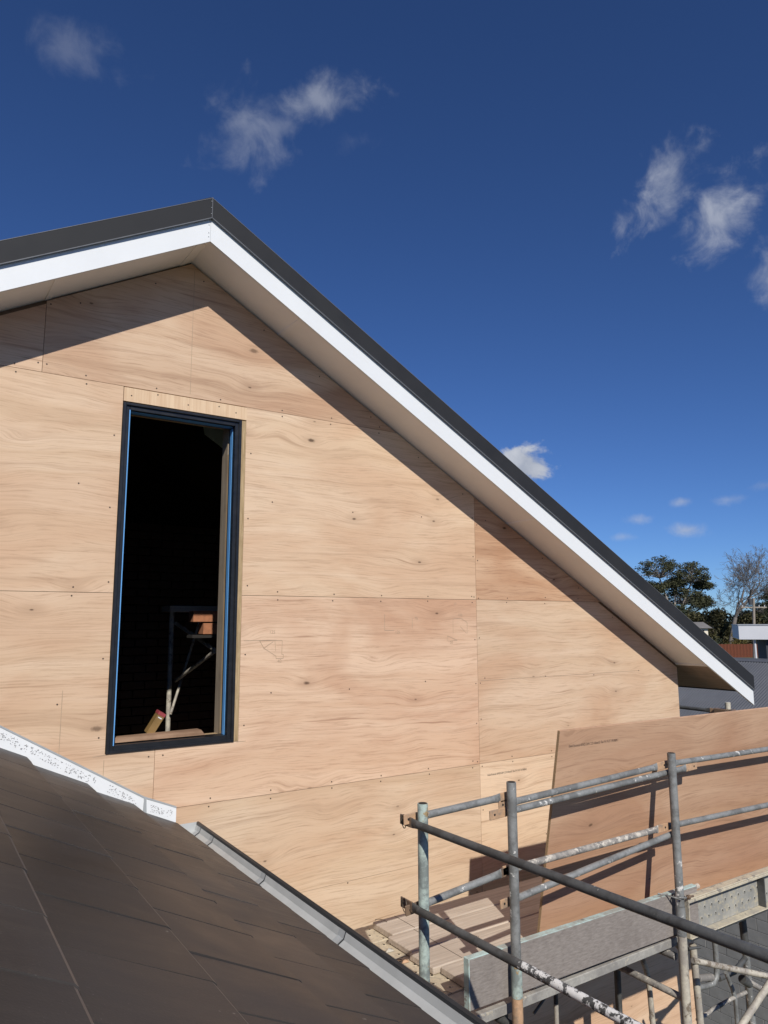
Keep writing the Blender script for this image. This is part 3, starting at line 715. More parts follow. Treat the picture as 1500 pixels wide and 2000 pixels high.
p3 = standard('scaffold_standard', 3.955, YP, -0.945, [M_GALV, M_GALV, M_CREAM], [-1.80, -1.96], 'tall grey scaffold post in front of the leaning plywood sheet, cream below')
def post_bits(t_, x, zs, mat):
    for z in zs: MB().tube([(x+0.012, YP-0.026, z), (x+0.012, YP-0.020, z)], 0.005, 8).build('bolt', mat, t_)
post_bits(p1, 2.100, [-1.025], M_RUST)

def rail(a_, b_, label, mat, ea='flat', eb='flat', r=0.017, pmat=M_TAN, ext=0.09, name='guard_rail', grp='guard rails of the scaffold'):
    a_ = Vector(a_); b_ = Vector(b_); d = (b_-a_).normalized()
    up = Vector((0,0,1)); up = (up - d*up.dot(d)).normalized(); sd = d.cross(up)
    t_ = empty(name, a_); tag(t_, label, 'scaffold rail', grp)
    MB().tube([a_, b_], r, 16).build('tube', mat, t_)
    for (p, s_, e) in ((a_, -1, ea), (b_, 1, eb)):
        if not e: continue
        # flattened end: taper from tube to a flat plate with a hole
        n = 16; V = []
        for (q, wy, wz) in ((0.0, r*1.001, r*1.001), (0.045, r*0.25, r*1.28), (0.05, 0.0045, r*1.35)):
            for k in range(n):
                a2 = 2*math.pi*k/n; V.append(p + d*s_*q + sd*math.cos(a2)*wy + up*math.sin(a2)*wz)
        F = [(i*n+k, i*n+(k+1) % n, (i+1)*n+(k+1) % n, (i+1)*n+k) for i in range(2) for k in range(n)]
        MB().add(V, F, True).build('tapered_end', mat, t_)
        c_ = p + d*s_*(0.05+ext/2)
        pl = MB().obox(c_, d*(ext/2), up*r*1.3, sd*0.004).build('end_plate', pmat, t_, 0.002)
        h = p + d*s_*(0.05+ext*0.72)
        MB().tube([h - sd*0.0046, h + sd*0.0046], 0.0062, 10).build('bolt_hole', M_DARK, pl)
    return t_
YR = -1.405
rail((2.165,YR,-1.052), (2.565,YR,-1.038), 'short grey top rail between the mint post and the next grey post', M_GALV)
rail((2.745,YR,-1.066), (3.825,YR,-1.024), 'upper one of the paired top rails crossing the leaning plywood sheet', M_GALV, pmat=M_TAN)
rail((2.70,YR-0.004,-1.105), (4.10,YR-0.004,-1.060), 'lower one of the paired top rails, its tan plate past the tall post', M_GALV, ext=0.11)
rail((4.08,YR+0.002,-1.020), (5.9,YR+0.002,-1.050), 'top rail running right from the tall post to the picture edge', M_GALV)
rail((2.170,YR,-1.432), (2.560,YR,-1.395), 'short grey middle rail between the mint post and the next grey post', M_GALV, pmat=M_RUST)
rail((2.76,YR,-1.380), (3.80,YR,-1.371), 'level middle rail splashed with white paint across the leaning sheet', M_DIRTY)
rail((2.735,YR-0.004,-1.520), (4.02,YR-0.004,-1.412), 'slanting middle rail rising to the tall post across the leaning sheet', M_GALV, eb=None)
rail((4.00,YR+0.002,-1.372), (5.9,YR+0.002,-1.415), 'middle rail running right from the tall post to the picture edge', M_GALV)
XP = 2.057
rail((XP,-1.475,-1.069), (XP,-4.9,-1.066), 'long dark top rail coming toward the camera from the mint post', M_GALVD, eb=None, pmat=M_RUST)
rail((XP,-1.475,-1.428), (XP,-2.10,-1.427), 'lower dark rail leaving the mint post toward the camera', M_GALVD, eb=None, pmat=M_RUST)
rail((XP,-2.101,-1.427), (XP,-4.9,-1.424), 'lower end rail thickly splashed with white paint', M_GALVW, ea=None, eb=None)
# wire lashings at the corner brackets
for i, (z, lb) in enumerate(((-1.06,'rusty tie wire looped round the upper corner bracket of the mint post'),(-1.42,'rusty tie wire looped round the lower corner bracket of the mint post'))):
    pts = [(2.047+0.004*math.sin(k), -1.375+0.022*math.cos(k*0.7), z-0.012+0.030*math.sin(k*0.7)) for k in range(11)]
    tag(MB().tube(pts, 0.0022, 6).build('tie_wire', M_WIRE), lb, 'wire', 'tie wires on the scaffold')

# far scaffold beyond the house corner
ft = empty('scaffold_standard', (7.25,0.187,-8.3)); tag(ft, 'far scaffold post top with a clamp showing above the leaning sheet', 'scaffold post', 'upright posts of the scaffold')
MB().tube([(7.25,0.187,-8.3),(7.25,0.187,-0.992)], 0.028, 16).build('tube', M_CREAM, ft)
MB().box(7.212,7.288,0.12,0.33,-1.115,-1.06).build('clamp', M_RUST, ft, 0.006)
rail((7.25,0.44,-1.092), (7.25,3.2,-1.07), 'far dark rail beyond the house corner against the corrugated roof', M_GALVD, eb=None, pmat=M_TAN, ext=0.07, r=0.02)
rail((7.25,0.10,-1.10), (7.25,-2.2,-1.13), 'far dark rail dropping behind the top of the leaning sheet', M_GALVD, ea=None, eb=None, r=0.02)

# deck: perforated steel planks with timber planks on top
for i in range(5):
    y1 = -0.205 - i*0.236
    mb = MB(); mb.box(1.70, 4.02, y1-0.228, y1, -2.050, -2.003)
    o = mb.build('steel_plank', M_DECK if i < 4 else M_DECKG, None, 0.004)
    tag(o, ['mortar stained perforated steel deck plank lying nearest the plywood wall', 'second perforated steel deck plank from the plywood wall', 'middle perforated steel deck plank of the five', 'perforated steel deck plank next to the outermost one', 'outermost perforated steel deck plank under the timber toe board'][i], 'scaffold plank', 'perforated steel planks of the deck')
SP = [(2.594,-0.268,-0.486,'weathered timber plank on the deck nearest the wall'), (2.557,-0.489,-0.728,'weathered timber plank on the deck second from the wall'),
      (2.532,-0.734,-0.950,'weathered timber plank on the deck third from the wall'), (2.575,-0.956,-1.160,'weathered timber plank on the deck with its end beside the toe board'), (2.86,-1.168,-1.352,'shaded timber plank on the deck tucked behind the toe board')]
for i, (xa, ya, yb, lb) in enumerate(SP):
    mb = MB(); dz = random.uniform(-0.002, 0.004)
    mb.box(xa, 6.05-0.1*i, yb, ya-0.002, -2.000, -1.962+dz)
    o = mb.build('timber_plank', M_PLANK, None, 0.005); tag(o, lb, 'plank', 'timber planks on the deck')
    b2 = MB().box(xa+0.16+0.02*i, xa+0.1625+0.02*i, yb+0.004, ya-0.006, -1.9625+dz, -1.9605+dz).build('strap_line', M_WIRE, o)
# right-hand bay of the deck beyond the tall post
for i in (4,):
    y1 = -0.205 - i*0.236
    o = MB().box(4.06, 6.6, y1-0.228, y1, -2.062, -2.003).build('steel_plank', M_DECK, None, 0.004)
    tag(o, 'perforated steel deck plank beyond the tall post, hidden by the leaning sheet', 'scaffold plank', 'perforated steel planks of the far bay')
# timber toe board
toe = empty('toe_board', (3.3, -1.385, -1.96)); tag(toe, 'weathered grey timber toe board with pale green painted edges', 'toe board')
th = [(2.40,-1.955),(4.205,-1.975),(4.225,-1.745),(2.40,-1.733)]
MB().prism([(2.403,-1.958),(4.20,-1.978),(4.20,-1.752),(2.403,-1.738)], -1.400, -1.364).build('board', M_TOE, toe, 0.002)
MB().prism([(2.403,-1.7375),(4.20,-1.7515),(4.20,-1.7465),(2.403,-1.7325)], -1.401, -1.363).build('painted_edge', M_TOEPAINT, toe, 0.0015)
MB().box(2.3955,2.4025,-1.401,-1.363,-1.957,-1.7325).build('painted_end', M_TOEPAINT, toe, 0.0015)
MB().tube([(4.19,-1.382,-1.762),(4.235,-1.382,-1.762)], 0.016, 10).build('rounded_tip', M_PLANK, toe)
# steel plank on edge as a toe board: channel open towards the camera
stb = empty('steel_toe_board', (5.2, -1.42, -2.0)); tag(stb, 'mortar splashed perforated steel plank standing on edge right of the tall post', 'toe board')
MB().box(4.045, 6.6, -1.392, -1.386, -1.998, -1.785).build('web', M_DECKV, stb)
MB().box(4.045, 6.6, -1.446, -1.3925, -1.791, -1.783).build('top_flange', M_DECKC, stb, 0.002)
MB().box(4.045, 6.6, -1.450, -1.441, -1.806, -1.7915).build('top_lip', M_DECKC, stb, 0.002)
MB().box(4.045, 6.6, -1.452, -1.3925, -2.003, -1.997).build('bottom_flange', M_DECKC, stb, 0.002)
MB().box(4.036, 4.0445, -1.45, -1.386, -2.0, -1.783).build('end_plate', M_DECKC, stb, 0.002)
for x in (4.86, 5.70): MB().box(x, x+0.010, -1.44, -1.3925, -1.9965, -1.807).build('stiffener', M_GALVD, stb)
# ratchet strap / clamp at the tall post
cl = empty('scaffold_clamp', (3.955, -1.45, -1.75)); tag(cl, 'steel wire clamp with a bolt binding the tall post to the toe boards', 'clamp')
MB().tube([(3.955+0.034*math.cos(a2*0.5236)*1.0, -1.45+0.034*math.sin(a2*0.5236), -1.748+0.004*math.sin(a2)) for a2 in range(13)], 0.0045, 8).build('loop', M_GALV, cl)
MB().tube([(3.86,-1.372,-1.735),(3.90,-1.41,-1.742),(3.93,-1.478,-1.755)], 0.004, 8).build('tail', M_GALV, cl)
MB().tube([(3.985,-1.474,-1.752),(4.05,-1.474,-1.757)], 0.006, 8).build('bolt', M_RUST, cl)
MB().tube([(3.995,-1.474,-1.753),(4.012,-1.474,-1.754)], 0.013, 6).build('nut', M_RUST, cl)
# frames, transoms and braces under the deck
def tubes(name, label, parts, grp='tubes under the deck'):
    t_ = empty(name, parts[0][1][0]); tag(t_, label, 'scaffold tube', grp)
    for (nm, pts, r, mat) in parts: MB().tube(pts, r, 12).build(nm, mat, t_)
    return t_
tubes('transom', 'mortar crusted transom under the deck running from the tall post to the wall', [('tube', [(3.965,-1.42,-2.302),(3.965,-0.62,-2.285)], 0.020, M_DIRTY)])
tubes('transom', 'deck transom hidden under the steel planks at the tall post', [('tube', [(3.955,-1.40,-2.088),(3.955,-0.12,-2.088)], 0.021, M_DIRTY)])
tubes('transom', 'deck transom under the steel planks at the galvanised post', [('tube', [(2.652,-1.40,-2.088),(2.652,-0.12,-2.088)], 0.021, M_GALVD)])
tubes('bent_tube', 'pale bent frame tube hanging below the timber toe board', [('tube', [(4.10,-1.0,-2.10),(4.135,-1.0,-2.20),(4.156,-1.0,-2.267),(4.199,-1.0,-2.359),(4.216,-1.0,-2.42),(4.222,-1.0,-2.48),(4.238,-1.0,-2.70),(4.29,-1.0,-5.0)], 0.0172, M_CREAM)])
tubes('bent_tube', 'thin dark tube with a pale foot below the toe board near the galvanised post', [('tube', [(3.379,-1.0,-2.09),(3.379,-1.0,-2.34)], 0.013, M_GALVD), ('foot', [(3.379,-1.0,-2.341),(3.375,-1.0,-4.2)], 0.0135, M_CREAM)])
tubes('brace', 'thin dark brace rod under the toe board', [('tube', [(3.43,-1.0,-2.20),(3.20,-1.0,-2.345)], 0.008, M_GALVD)])
tubes('inner_standard', 'second cream scaffold tube standing just behind the tall post', [('tube', [(4.268,-1.3,-2.13),(4.300,-1.3,-2.66),(4.36,-1.3,-6.0)], 0.0215, M_CREAM), ('bolt', [(4.235,-1.33,-2.205),(4.262,-1.335,-2.208)], 0.011, M_CREAM)])
tubes('inner_standard', 'dark inner scaffold post standing close to the plywood wall', [('tube', [(4.62,-0.42,-8.3),(4.62,-0.42,-2.07)], 0.024, M_GALVD)])
tubes('inner_standard', 'dark inner scaffold post below the deck near the galvanised post', [('tube', [(3.02,-0.95,-8.3),(3.02,-0.95,-2.07)], 0.024, M_GALVD)])
tubes('curved_frame', 'grey scaffold frame tube with a curved corner right of the tall post', [('tube', [(4.640,-1.2,-2.07),(4.645,-1.2,-2.165),(4.652,-1.2,-2.296),(4.652,-1.2,-2.40),(4.640,-1.2,-2.445),(4.60,-1.2,-2.470),(4.53,-1.2,-2.466),(4.42,-1.2,-2.452)], 0.0175, M_GALV), ('collar', [(4.59,-1.2,-2.43),(4.44,-1.2,-2.40)], 0.022, M_DIRTY)])
tubes('bracket_bar', 'flat cream bar reaching right from the tall post toward the picture edge', [('tube', [(3.985,-1.49,-2.085),(4.40,-1.60,-2.215),(4.56,-1.66,-2.262)], 0.0165, M_CREAM)])
tubes('frame_upright', 'dark frame upright behind the steel toe board at right', [('tube', [(5.625,-0.8,-2.07),(5.630,-0.8,-2.44),(5.645,-0.8,-2.62)], 0.028, M_GALVD), ('lower_tube', [(5.645,-0.8,-2.621),(5.652,-0.8,-2.88),(5.667,-0.8,-3.2),(5.70,-0.8,-6.0)], 0.026, M_GALV), ('side_arm', [(5.64,-0.8,-2.70),(5.45,-0.82,-2.745),(5.2,-0.85,-2.72)], 0.020, M_GALVD)])
tubes('frame_ledger', 'thin ledger tube with dark bands low at the right edge', [('tube', [(4.70,-1.0,-2.795),(4.896,-1.0,-2.777),(5.112,-1.0,-2.77),(5.285,-1.0,-2.776)], 0.0135, M_DIRTY), ('dark_band', [(4.94,-1.0,-2.776),(4.985,-1.0,-2.774)], 0.0145, M_GALVD)])
tubes('frame_hook', 'thin hooked frame tube hanging low at the right edge', [('tube', [(5.06,-1.0,-2.59),(5.085,-1.0,-2.64),(5.121,-1.0,-2.707),(5.150,-1.0,-2.79),(5.153,-1.0,-2.945),(5.16,-1.0,-5.0)], 0.0145, M_GALV)])
tubes('diagonal_brace', 'thick cream diagonal brace at the lower right corner', [('tube', [(4.05,-1.5,-2.71),(4.413,-1.5,-2.533),(4.715,-1.5,-2.40),(5.2,-1.5,-2.19)], 0.0205, M_CREAM)])
tubes('cross_brace', 'small dark cross brace at the right edge under the bar', [('tube', [(5.30,-1.0,-2.70),(5.62,-1.1,-2.90)], 0.019, M_DIRTY), ('coupler', [(5.25,-1.0,-2.68),(5.33,-1.0,-2.73)], 0.030, M_GALVD)])
tubes('deck_bracket', 'dark coupler under the end of the steel toe board', [('coupler', [(4.02,-1.36,-2.02),(4.10,-1.36,-2.10)], 0.032, M_GALVD), ('bolt', [(4.08,-1.40,-2.075),(4.165,-1.42,-2.08)], 0.008, M_GALVD)])
# litter on the deck
def curl(name, c_, r, n, lb, tilt=0.01):
    pts = [(c_[0]+r*math.cos(k*0.62), c_[1]+r*0.9*math.sin(k*0.62), c_[2]+0.003+tilt*k/n) for k in range(n)]
    tag(MB().tube(pts, 0.0017, 5).build(name, M_WIRE), lb, 'wire', 'bits of wire on the deck')
curl('wire_offcut', (2.58,-0.50,-2.003), 0.035, 8, 'curled wire offcut on the perforated plank below the plank ends')
curl('wire_offcut', (2.475,-0.72,-2.003), 0.028, 9, 'small wire loop on the perforated plank beside the gutter')
curl('wire_offcut', (2.62,-0.33,-1.960), 0.04, 6, 'wire hoop standing at the plank corner by the wall', 0.03)
curl('wire_offcut', (2.46,-1.15,-2.003), 0.035, 6, 'thin wire curl on the deck behind the mint post')
curl('wire_offcut', (2.93,-0.80,-1.958), 0.038, 10, 'wire loop on the shaded planks by the galvanised post')
for (x, y, s_, lb) in ((2.505,-0.575,0.030,'pale chip of mortar on the deck near the plank ends'),(2.50,-0.735,0.026,'brown leaf shaped chip on the deck near the gutter')):
    tag(MB().add([(x-s_,y-s_*.4,-2.001),(x+s_*.8,y-s_*.7,-1.999),(x+s_,y+s_*.5,-1.996),(x-s_*.2,y+s_*.6,-1.999),(x,y,-1.986)], [(0,1,4),(1,2,4),(2,3,4),(3,0,4),(3,2,1,0)]).build('mortar_chip', M_CREAM if 'pale' in lb else M_TAN), lb, 'debris', 'litter on the deck')

# leaning plywood sheet (bottom on the deck, top against the guard rail)
S0 = Vector((3.130,-1.120,-1.958)); S1 = Vector((3.130,-1.340,-0.757)); ex = Vector((1,0,-0.012)).normalized(); es = (S1-S0).normalized(); en = ex.cross(es)
Lh = (S1-S0).length
sheet = MB().obox((0,0,0), (1.2,0,0), (0,0.0085,0), (0,0,Lh/2)).build('plywood_sheet', M_SHEET, None, 0.0015)
tag(sheet, 'reddish plywood sheet leaning on the guard rails inside the scaffold', 'plywood sheet')
nrm = Vector((0, es.z, -es.y)).normalized()          # sheet normal away from the camera
Msh = Matrix((ex, ex.cross(es)*-1, es)).transposed().to_4x4()
Msh = Matrix.Translation((S0+S1)/2 + ex*1.2 + nrm*0.0085) @ Msh
sheet.matrix_world = Msh
e_ = MB().box(-1.2025,-1.2003,-0.0082,0.0082,-Lh/2+0.001,Lh/2-0.001).build('sheet_edge', M_EDGE); e_.parent = sheet
side = -1 if (Msh.to_3x3() @ Vector((0,-1,0))).y < 0 else 1
st = text(STAMP, 0.021, (-1.118, side*0.0093, Lh/2-0.098), RX if side < 0 else RX, 'printed_stamp', M_INK, None, 0.62); st.parent = sheet

# ------------------------------------------------------------------ neighbours
# grey block wall
bwall = empty('block_wall', (13.0, 4.0, -8.3)); tag(bwall, 'grey concrete block wall beyond the scaffold at lower right', 'wall')
M_BLOCK = simple('grey_block', (0.29,0.285,0.275), 0.85, var=0.10, scale=9.0, bump=0.2)
M_JOINT = simple('block_joint', (0.05,0.05,0.05), 0.9)
MB().box(12.906, 13.09, -2.0, 9.5, -8.3, -4.0).build('mortar_core', M_JOINT, bwall)
bme = MB().box(0, 0.02, 0.004, 0.396, 0.004, 0.196).mesh('block', M_BLOCK, 0.003)
for r in range(21):
    for k in range(14):
        o = bpy.data.objects.new('block', bme); put(o, bwall)
        o.location = (12.889 + random.uniform(-.002,.002), 0.6 + k*0.4 + (0.2 if r % 2 else 0), -8.25 + r*0.2)
# corrugated roof house
nh = empty('neighbour_house', (24.6, 8.0, -8.3)); tag(nh, 'neighbouring house with a slate grey corrugated steel roof', 'house')
M_CORR = simple('slate_corrugated', (0.105,0.110,0.122), 0.45, var=0.08, scale=2.0)
PT = math.tan(rad(25.0)); XRG, ZRG = 24.6, -1.46
MB().box(18.6, 30.6, -8.0, 22.0, -8.3, -4.3).build('wall', M_BLOCK, nh)
for sgn in (-1, 1):
    ys = []; y = -8.6
    while y < 22.6: ys.append(y); y += 0.096/8
    V = []; F = []
    for i, y in enumerate(ys):
        w = 0.015*math.sin(2*math.pi*y/0.096)
        V.append((XRG + sgn*0.02, y, ZRG-0.01+w)); V.append((XRG + sgn*6.6, y, ZRG - PT*6.6 + w))
    for i in range(len(ys)-1): F.append((2*i, 2*i+1, 2*i+3, 2*i+2))
    MB().add(V, F, True).build('roof_sheet', M_CORR, nh)
mb = MB(); mb.tube([(XRG,-8.7,ZRG+0.012),(XRG,22.7,ZRG+0.012)], 0.035, 10)
for sgn in (-1, 1): mb.add([(XRG,-8.7,ZRG+0.035),(XRG,22.7,ZRG+0.035),(XRG+sgn*0.17,22.7,ZRG+0.02-PT*0.17),(XRG+sgn*0.17,-8.7,ZRG+0.02-PT*0.17)], [(0,1,2,3)])
mb.build('ridge_capping', M_CORR, nh)
# flat-roofed house with a white parapet
fh = empty('flat_roofed_house', (36, 14, -6)); tag(fh, 'modern house with a white flat roof edge and dark grey wall', 'house')
M_PAR = simple('white_parapet', (0.62,0.63,0.65), 0.6, var=0.03, scale=1.0)
M_DGREY = simple('dark_render', (0.055,0.058,0.066), 0.8, var=0.06)
def rotbox(c_, ang, hx, hy, hz):
    ca, sa = math.cos(ang), math.sin(ang); return MB().obox(c_, (hx*ca, hx*sa, 0), (-hy*sa, hy*ca, 0), (0,0,hz))
pc0 = Vector((33.88,15.68,-0.69)); ang = rad(-56)
dirx = Vector((math.cos(ang), math.sin(ang), 0)); diry = Vector((-math.sin(ang), math.cos(ang), 0))
rotbox(pc0 + dirx*4.0 + diry*2.5, ang, 4.0, 2.5, 0.335).build('roof_parapet', M_PAR, fh)
rotbox(pc0 + dirx*4.0 + diry*2.5 + Vector((0,0,0.345)), ang, 4.03, 2.53, 0.02).build('parapet_capping', M_FLASHLIP, fh)
rotbox(pc0 + dirx*5.15 + diry*2.6 + Vector((0,0,-3.5)), ang, 4.0, 2.3, 3.16).build('wall', M_DGREY, fh)
MB().tube([tuple(pc0 + dirx*0.68 + diry*0.25 + Vector((0,0,-0.336))), tuple(pc0 + dirx*0.68 + diry*0.25 + Vector((0,0,-5.5)))], 0.05, 10).build('post', M_PAR, fh)
# red-brown paling fence
fe = empty('paling_fence', (77.5, 41.5, -4.3)); tag(fe, 'red brown timber paling fence below the trees', 'fence')
M_PAL = timber('red_paling', (0.16,0.052,0.028), (0.105,0.035,0.020), 2, 6.0)
fa, fb = Vector((72.0,45.1,0)), Vector((84.5,37.1,0)); L_ = (fb-fa).length; fd = (fb-fa)/L_; fn = Vector((-fd.y, fd.x, 0))
ka = int(L_/0.36)
pal = MB().box(0.008, 0.352, 0, 0.02, 0, 1.62).mesh('paling', M_PAL)
for k in range(ka):
    o = bpy.data.objects.new('paling', pal); put(o, fe)
    o.location = fa + fd*(k*0.36) + Vector((0,0,-4.25 + random.uniform(-.02,.02))); o.rotation_euler = (0,0,math.atan2(fd.y, fd.x))
for h in (0.4, 1.3): MB().obox((fa+fb)/2 + fn*0.06 + Vector((0,0,-4.25+h)), fd*(L_/2), fn*0.03, (0,0,0.05)).build('rail', M_PAL, fe)
# cream cottage among the trees
ch = empty('cream_cottage', (79, 47, -4.2)); tag(ch, 'small cream cottage with a grey roof half hidden by trees', 'house')
M_CRW = simple('cream_wall', (0.72,0.66,0.53), 0.8, var=0.05, scale=1.0)
M_GRF = simple('cottage_roof', (0.20,0.19,0.18), 0.7, var=0.1, scale=1.0)
ca = Vector((77.0,47.6,0)); cd = Vector((0.83,-0.55,0)).normalized(); cn = Vector((0.55,0.83,0)).normalized()
MB().obox(ca + cd*1.2 + cn*2.0 + Vector((0,0,-2.6)), cd*1.5, cn*2.0, (0,0,1.75)).build('wall', M_CRW, ch)
rv = []
for s_ in (-0.4, 3.1):
    rv += [tuple(ca + cd*s_ + cn*(-0.4) + Vector((0,0,-0.95))), tuple(ca + cd*s_ + cn*2.0 + Vector((0,0,-0.25))), tuple(ca + cd*s_ + cn*4.4 + Vector((0,0,-0.95)))]
MB().add(rv, [(0,1,4,3),(1,2,5,4),(0,3,5,2),(0,2,1),(3,4,5)]).build('roof', M_GRF, ch)
MB().obox(ca + cd*1.9 + cn*(-0.02) + Vector((0,0,-1.55)), cd*0.35, cn*0.02, (0,0,0.4)).build('window', M_DARK, ch)
# power pole
pp_ = empty('power_pole', (58.9, 29.3, -5.4)); tag(pp_, 'pale timber power pole with a cross arm and wires', 'power pole')
M_POLE = timber('pole_timber', (0.36,0.32,0.27), (0.26,0.22,0.18), 2, 8.0)
MB().tube([(59.2,29.6,-6.5),(58.87,28.9,1.7)], [0.14,0.10], 10).build('pole', M_POLE, pp_)
ad = Vector((0.83,-0.55,0)).normalized()
MB().obox((58.93,28.98,0.95), ad*1.05, Vector((0.55,0.83,0))*0.05, (0,0,0.05)).build('cross_arm', M_POLE, pp_)
MB().tube([(58.60,29.05,1.15),(58.60,29.05,1.65)], 0.16, 10).build('transformer', M_DGREY, pp_)
for k in (-0.9,-0.45,0.45,0.9):
    q = Vector((58.93,28.98,1.0)) + ad*k
    MB().tube([q, q + Vector((0,0,0.14))], 0.035, 8).build('insulator', M_PAR, pp_)
for k in (-0.9, 0.9):
    q = Vector((58.93,28.98,1.13)) + ad*k
    pts = [q + Vector((0.9,-0.43,0))*s_ + Vector((0,0,-0.9*math.sin(math.pi*min(1, s_/38.0)))) for s_ in (0,5,10,15,20,26,32,38)]
    MB().tube(pts, 0.02, 5).build('wire', M_GUTOUT, pp_)

# ------------------------------------------------------------------ trees
def leafmat(name, a, bcol):
    m, t, b = newmat(name)
    gp = nd(t, 'ShaderNodeNewGeometry'); n = noi(t, gp.outputs['Position'], 0.8, 4.0, 0.6); n2 = noi(t, gp.outputs['Position'], 5.0, 2.0, 0.6)
    c = mixc(t, mrange(t, mth(t, 'ADD', mth(t, 'MULTIPLY', n, 0.6), mth(t, 'MULTIPLY', n2, 0.4)), 0.35, 0.65), c4(a), c4(bcol))
    t.links.new(c, b.inputs['Base Color']); b.inputs['Roughness'].default_value = 0.65; b.inputs['Specular IOR Level'].default_value = 0.3
    return m
M_BARKP = simple('pale_bark', (0.34,0.30,0.26), 0.8, var=0.25, scale=1.5)
M_BARKT = simple('grey_twig', (0.17,0.15,0.135), 0.9, var=0.25, scale=1.5)
M_BARKD = simple('dark_bark', (0.085,0.070,0.060), 0.9, var=0.25, scale=1.5)
M_GUM = leafmat('gum_leaf', (0.034,0.040,0.020), (0.092,0.094,0.046))
M_OLIVE = leafmat('olive_leaf', (0.042,0.042,0.018), (0.095,0.084,0.034))
M_YEL = leafmat('yellow_leaf', (0.075,0.068,0.020), (0.15,0.115,0.030))
M_HEDGE = leafmat('dark_hedge', (0.020,0.028,0.014), (0.048,0.055,0.025))
def leaves(mb, c_, rx, rz, n, s_, rng, flat=0.5):
    for i in range(n):
        while True:
            v = Vector((rng.uniform(-1,1), rng.uniform(-1,1), rng.uniform(-1,1)))
            if v.length <= 1: break
        v = v * (0.35 + 0.65*v.length)
        p = Vector((c_[0]+v.x*rx, c_[1]+v.y*rx, c_[2]+v.z*rz))
        a1 = Vector((rng.gauss(0,1), rng.gauss(0,1), rng.gauss(0,1)*flat)).normalized(); a2 = a1.cross(Vector((rng.gauss(0,1), rng.gauss(0,1), rng.gauss(0,1)))).normalized()
        l = s_*rng.uniform(0.6,1.3); w = l*rng.uniform(0.35,0.6)
        mb.add([p-a1*l, p-a2*w, p+a1*l, p+a2*w], [(0,1,2,3)])
def grow(mb, tips, p, d, L, r, depth, rng, spread, bend=0.18, up=0.08, minr=0.02, kids=(2,3)):
    n = 4; pts = [Vector(p)]; rs = [r]; dd = Vector(d)
    for i in range(n):
        dd = (dd + Vector((rng.gauss(0,bend), rng.gauss(0,bend), rng.gauss(0,bend)+up))).normalized()
        pts.append(pts[-1] + dd*(L/n)); rs.append(max(minr, r*(1-0.38*(i+1)/n)))
    mb.tube(pts, rs, 5 if depth > 1 else 4, caps=False)
    if depth == 0:
        tips.append(pts[-1]); return
    if depth <= 2: tips.append(pts[2])
    for k in range(rng.randint(*kids)):
        q = pts[rng.choice((2,3,4))] if k else pts[4]
        ax = dd.orthogonal().normalized(); ax.rotate(Matrix.Rotation(rng.uniform(0,6.283), 3, dd))
        nd_ = dd.copy(); nd_.rotate(Matrix.Rotation(spread*rng.uniform(0.5,1.25), 3, ax))
        grow(mb, tips, q, nd_, L*rng.uniform(0.62,0.86), rs[-1]*rng.uniform(0.6,0.85), depth-1, rng, spread, bend, up, minr, kids)
def tree(name, base, label, seed, h, r, depth, spread, bark, leaf, cl_r, cl_n, ls, lean=(0,0), trunk=0.35, minr=0.02, up=0.08, kids=(2,3), cz=0.6, extra=None):
    rng = random.Random(seed); mb = MB(); tips = []
    b0 = Vector(base); d = Vector((lean[0], lean[1], 1)).normalized(); top = b0 + d*(h*trunk)
    mb.tube([b0 - Vector((0,0,0.3)), b0.lerp(top, 0.5), top], [r*1.15, r, r*0.9], 8, caps=False)
    for k in range(3):
        ax = Vector((math.cos(k*2.1+seed), math.sin(k*2.1+seed), 0)); nd_ = d.copy(); nd_.rotate(Matrix.Rotation(spread*rng.uniform(0.6,1.1), 3, ax))
        grow(mb, tips, top, nd_, h*(1-trunk)*0.42, r*0.7, depth, rng, spread, minr=minr, up=up, kids=kids)
    t_ = empty(name, b0); tag(t_, label, 'tree', 'trees beyond the neighbouring roofs')
    mb.build('trunk', bark, t_)
    if leaf:
        lm = MB()
        for tpnt in tips: leaves(lm, tpnt, cl_r*rng.uniform(0.7,1.25), cl_r*cz*rng.uniform(0.7,1.2), int(cl_n*rng.uniform(0.6,1.3)), ls, rng)
        if extra:
            for (dx, dy, dz, rr, rz, n_) in extra: leaves(lm, b0 + Vector((dx,dy,dz)), rr, rz, n_, ls, rng)
        lm.build('crown', leaf, t_)
    return t_
def bush(name, base, label, seed, lumps, leaf, ls):
    rng = random.Random(seed); t_ = empty(name, base); tag(t_, label, 'shrub', 'shrubs below the trees')
    mb = MB(); b0 = Vector(base)
    lm = MB()
    for (dx, dy, dz, rr, rz, n_) in lumps:
        c_ = b0 + Vector((dx,dy,dz)); mb.tube([b0, b0.lerp(c_, 0.6), c_], [0.09,0.06,0.03], 5, caps=False); leaves(lm, c_, rr, rz, n_, ls, rng, 1.0)
    mb.build('stem', M_BARKD, t_); lm.build('crown', leaf, t_); return t_
HX = Vector((0.83,-0.55,0))
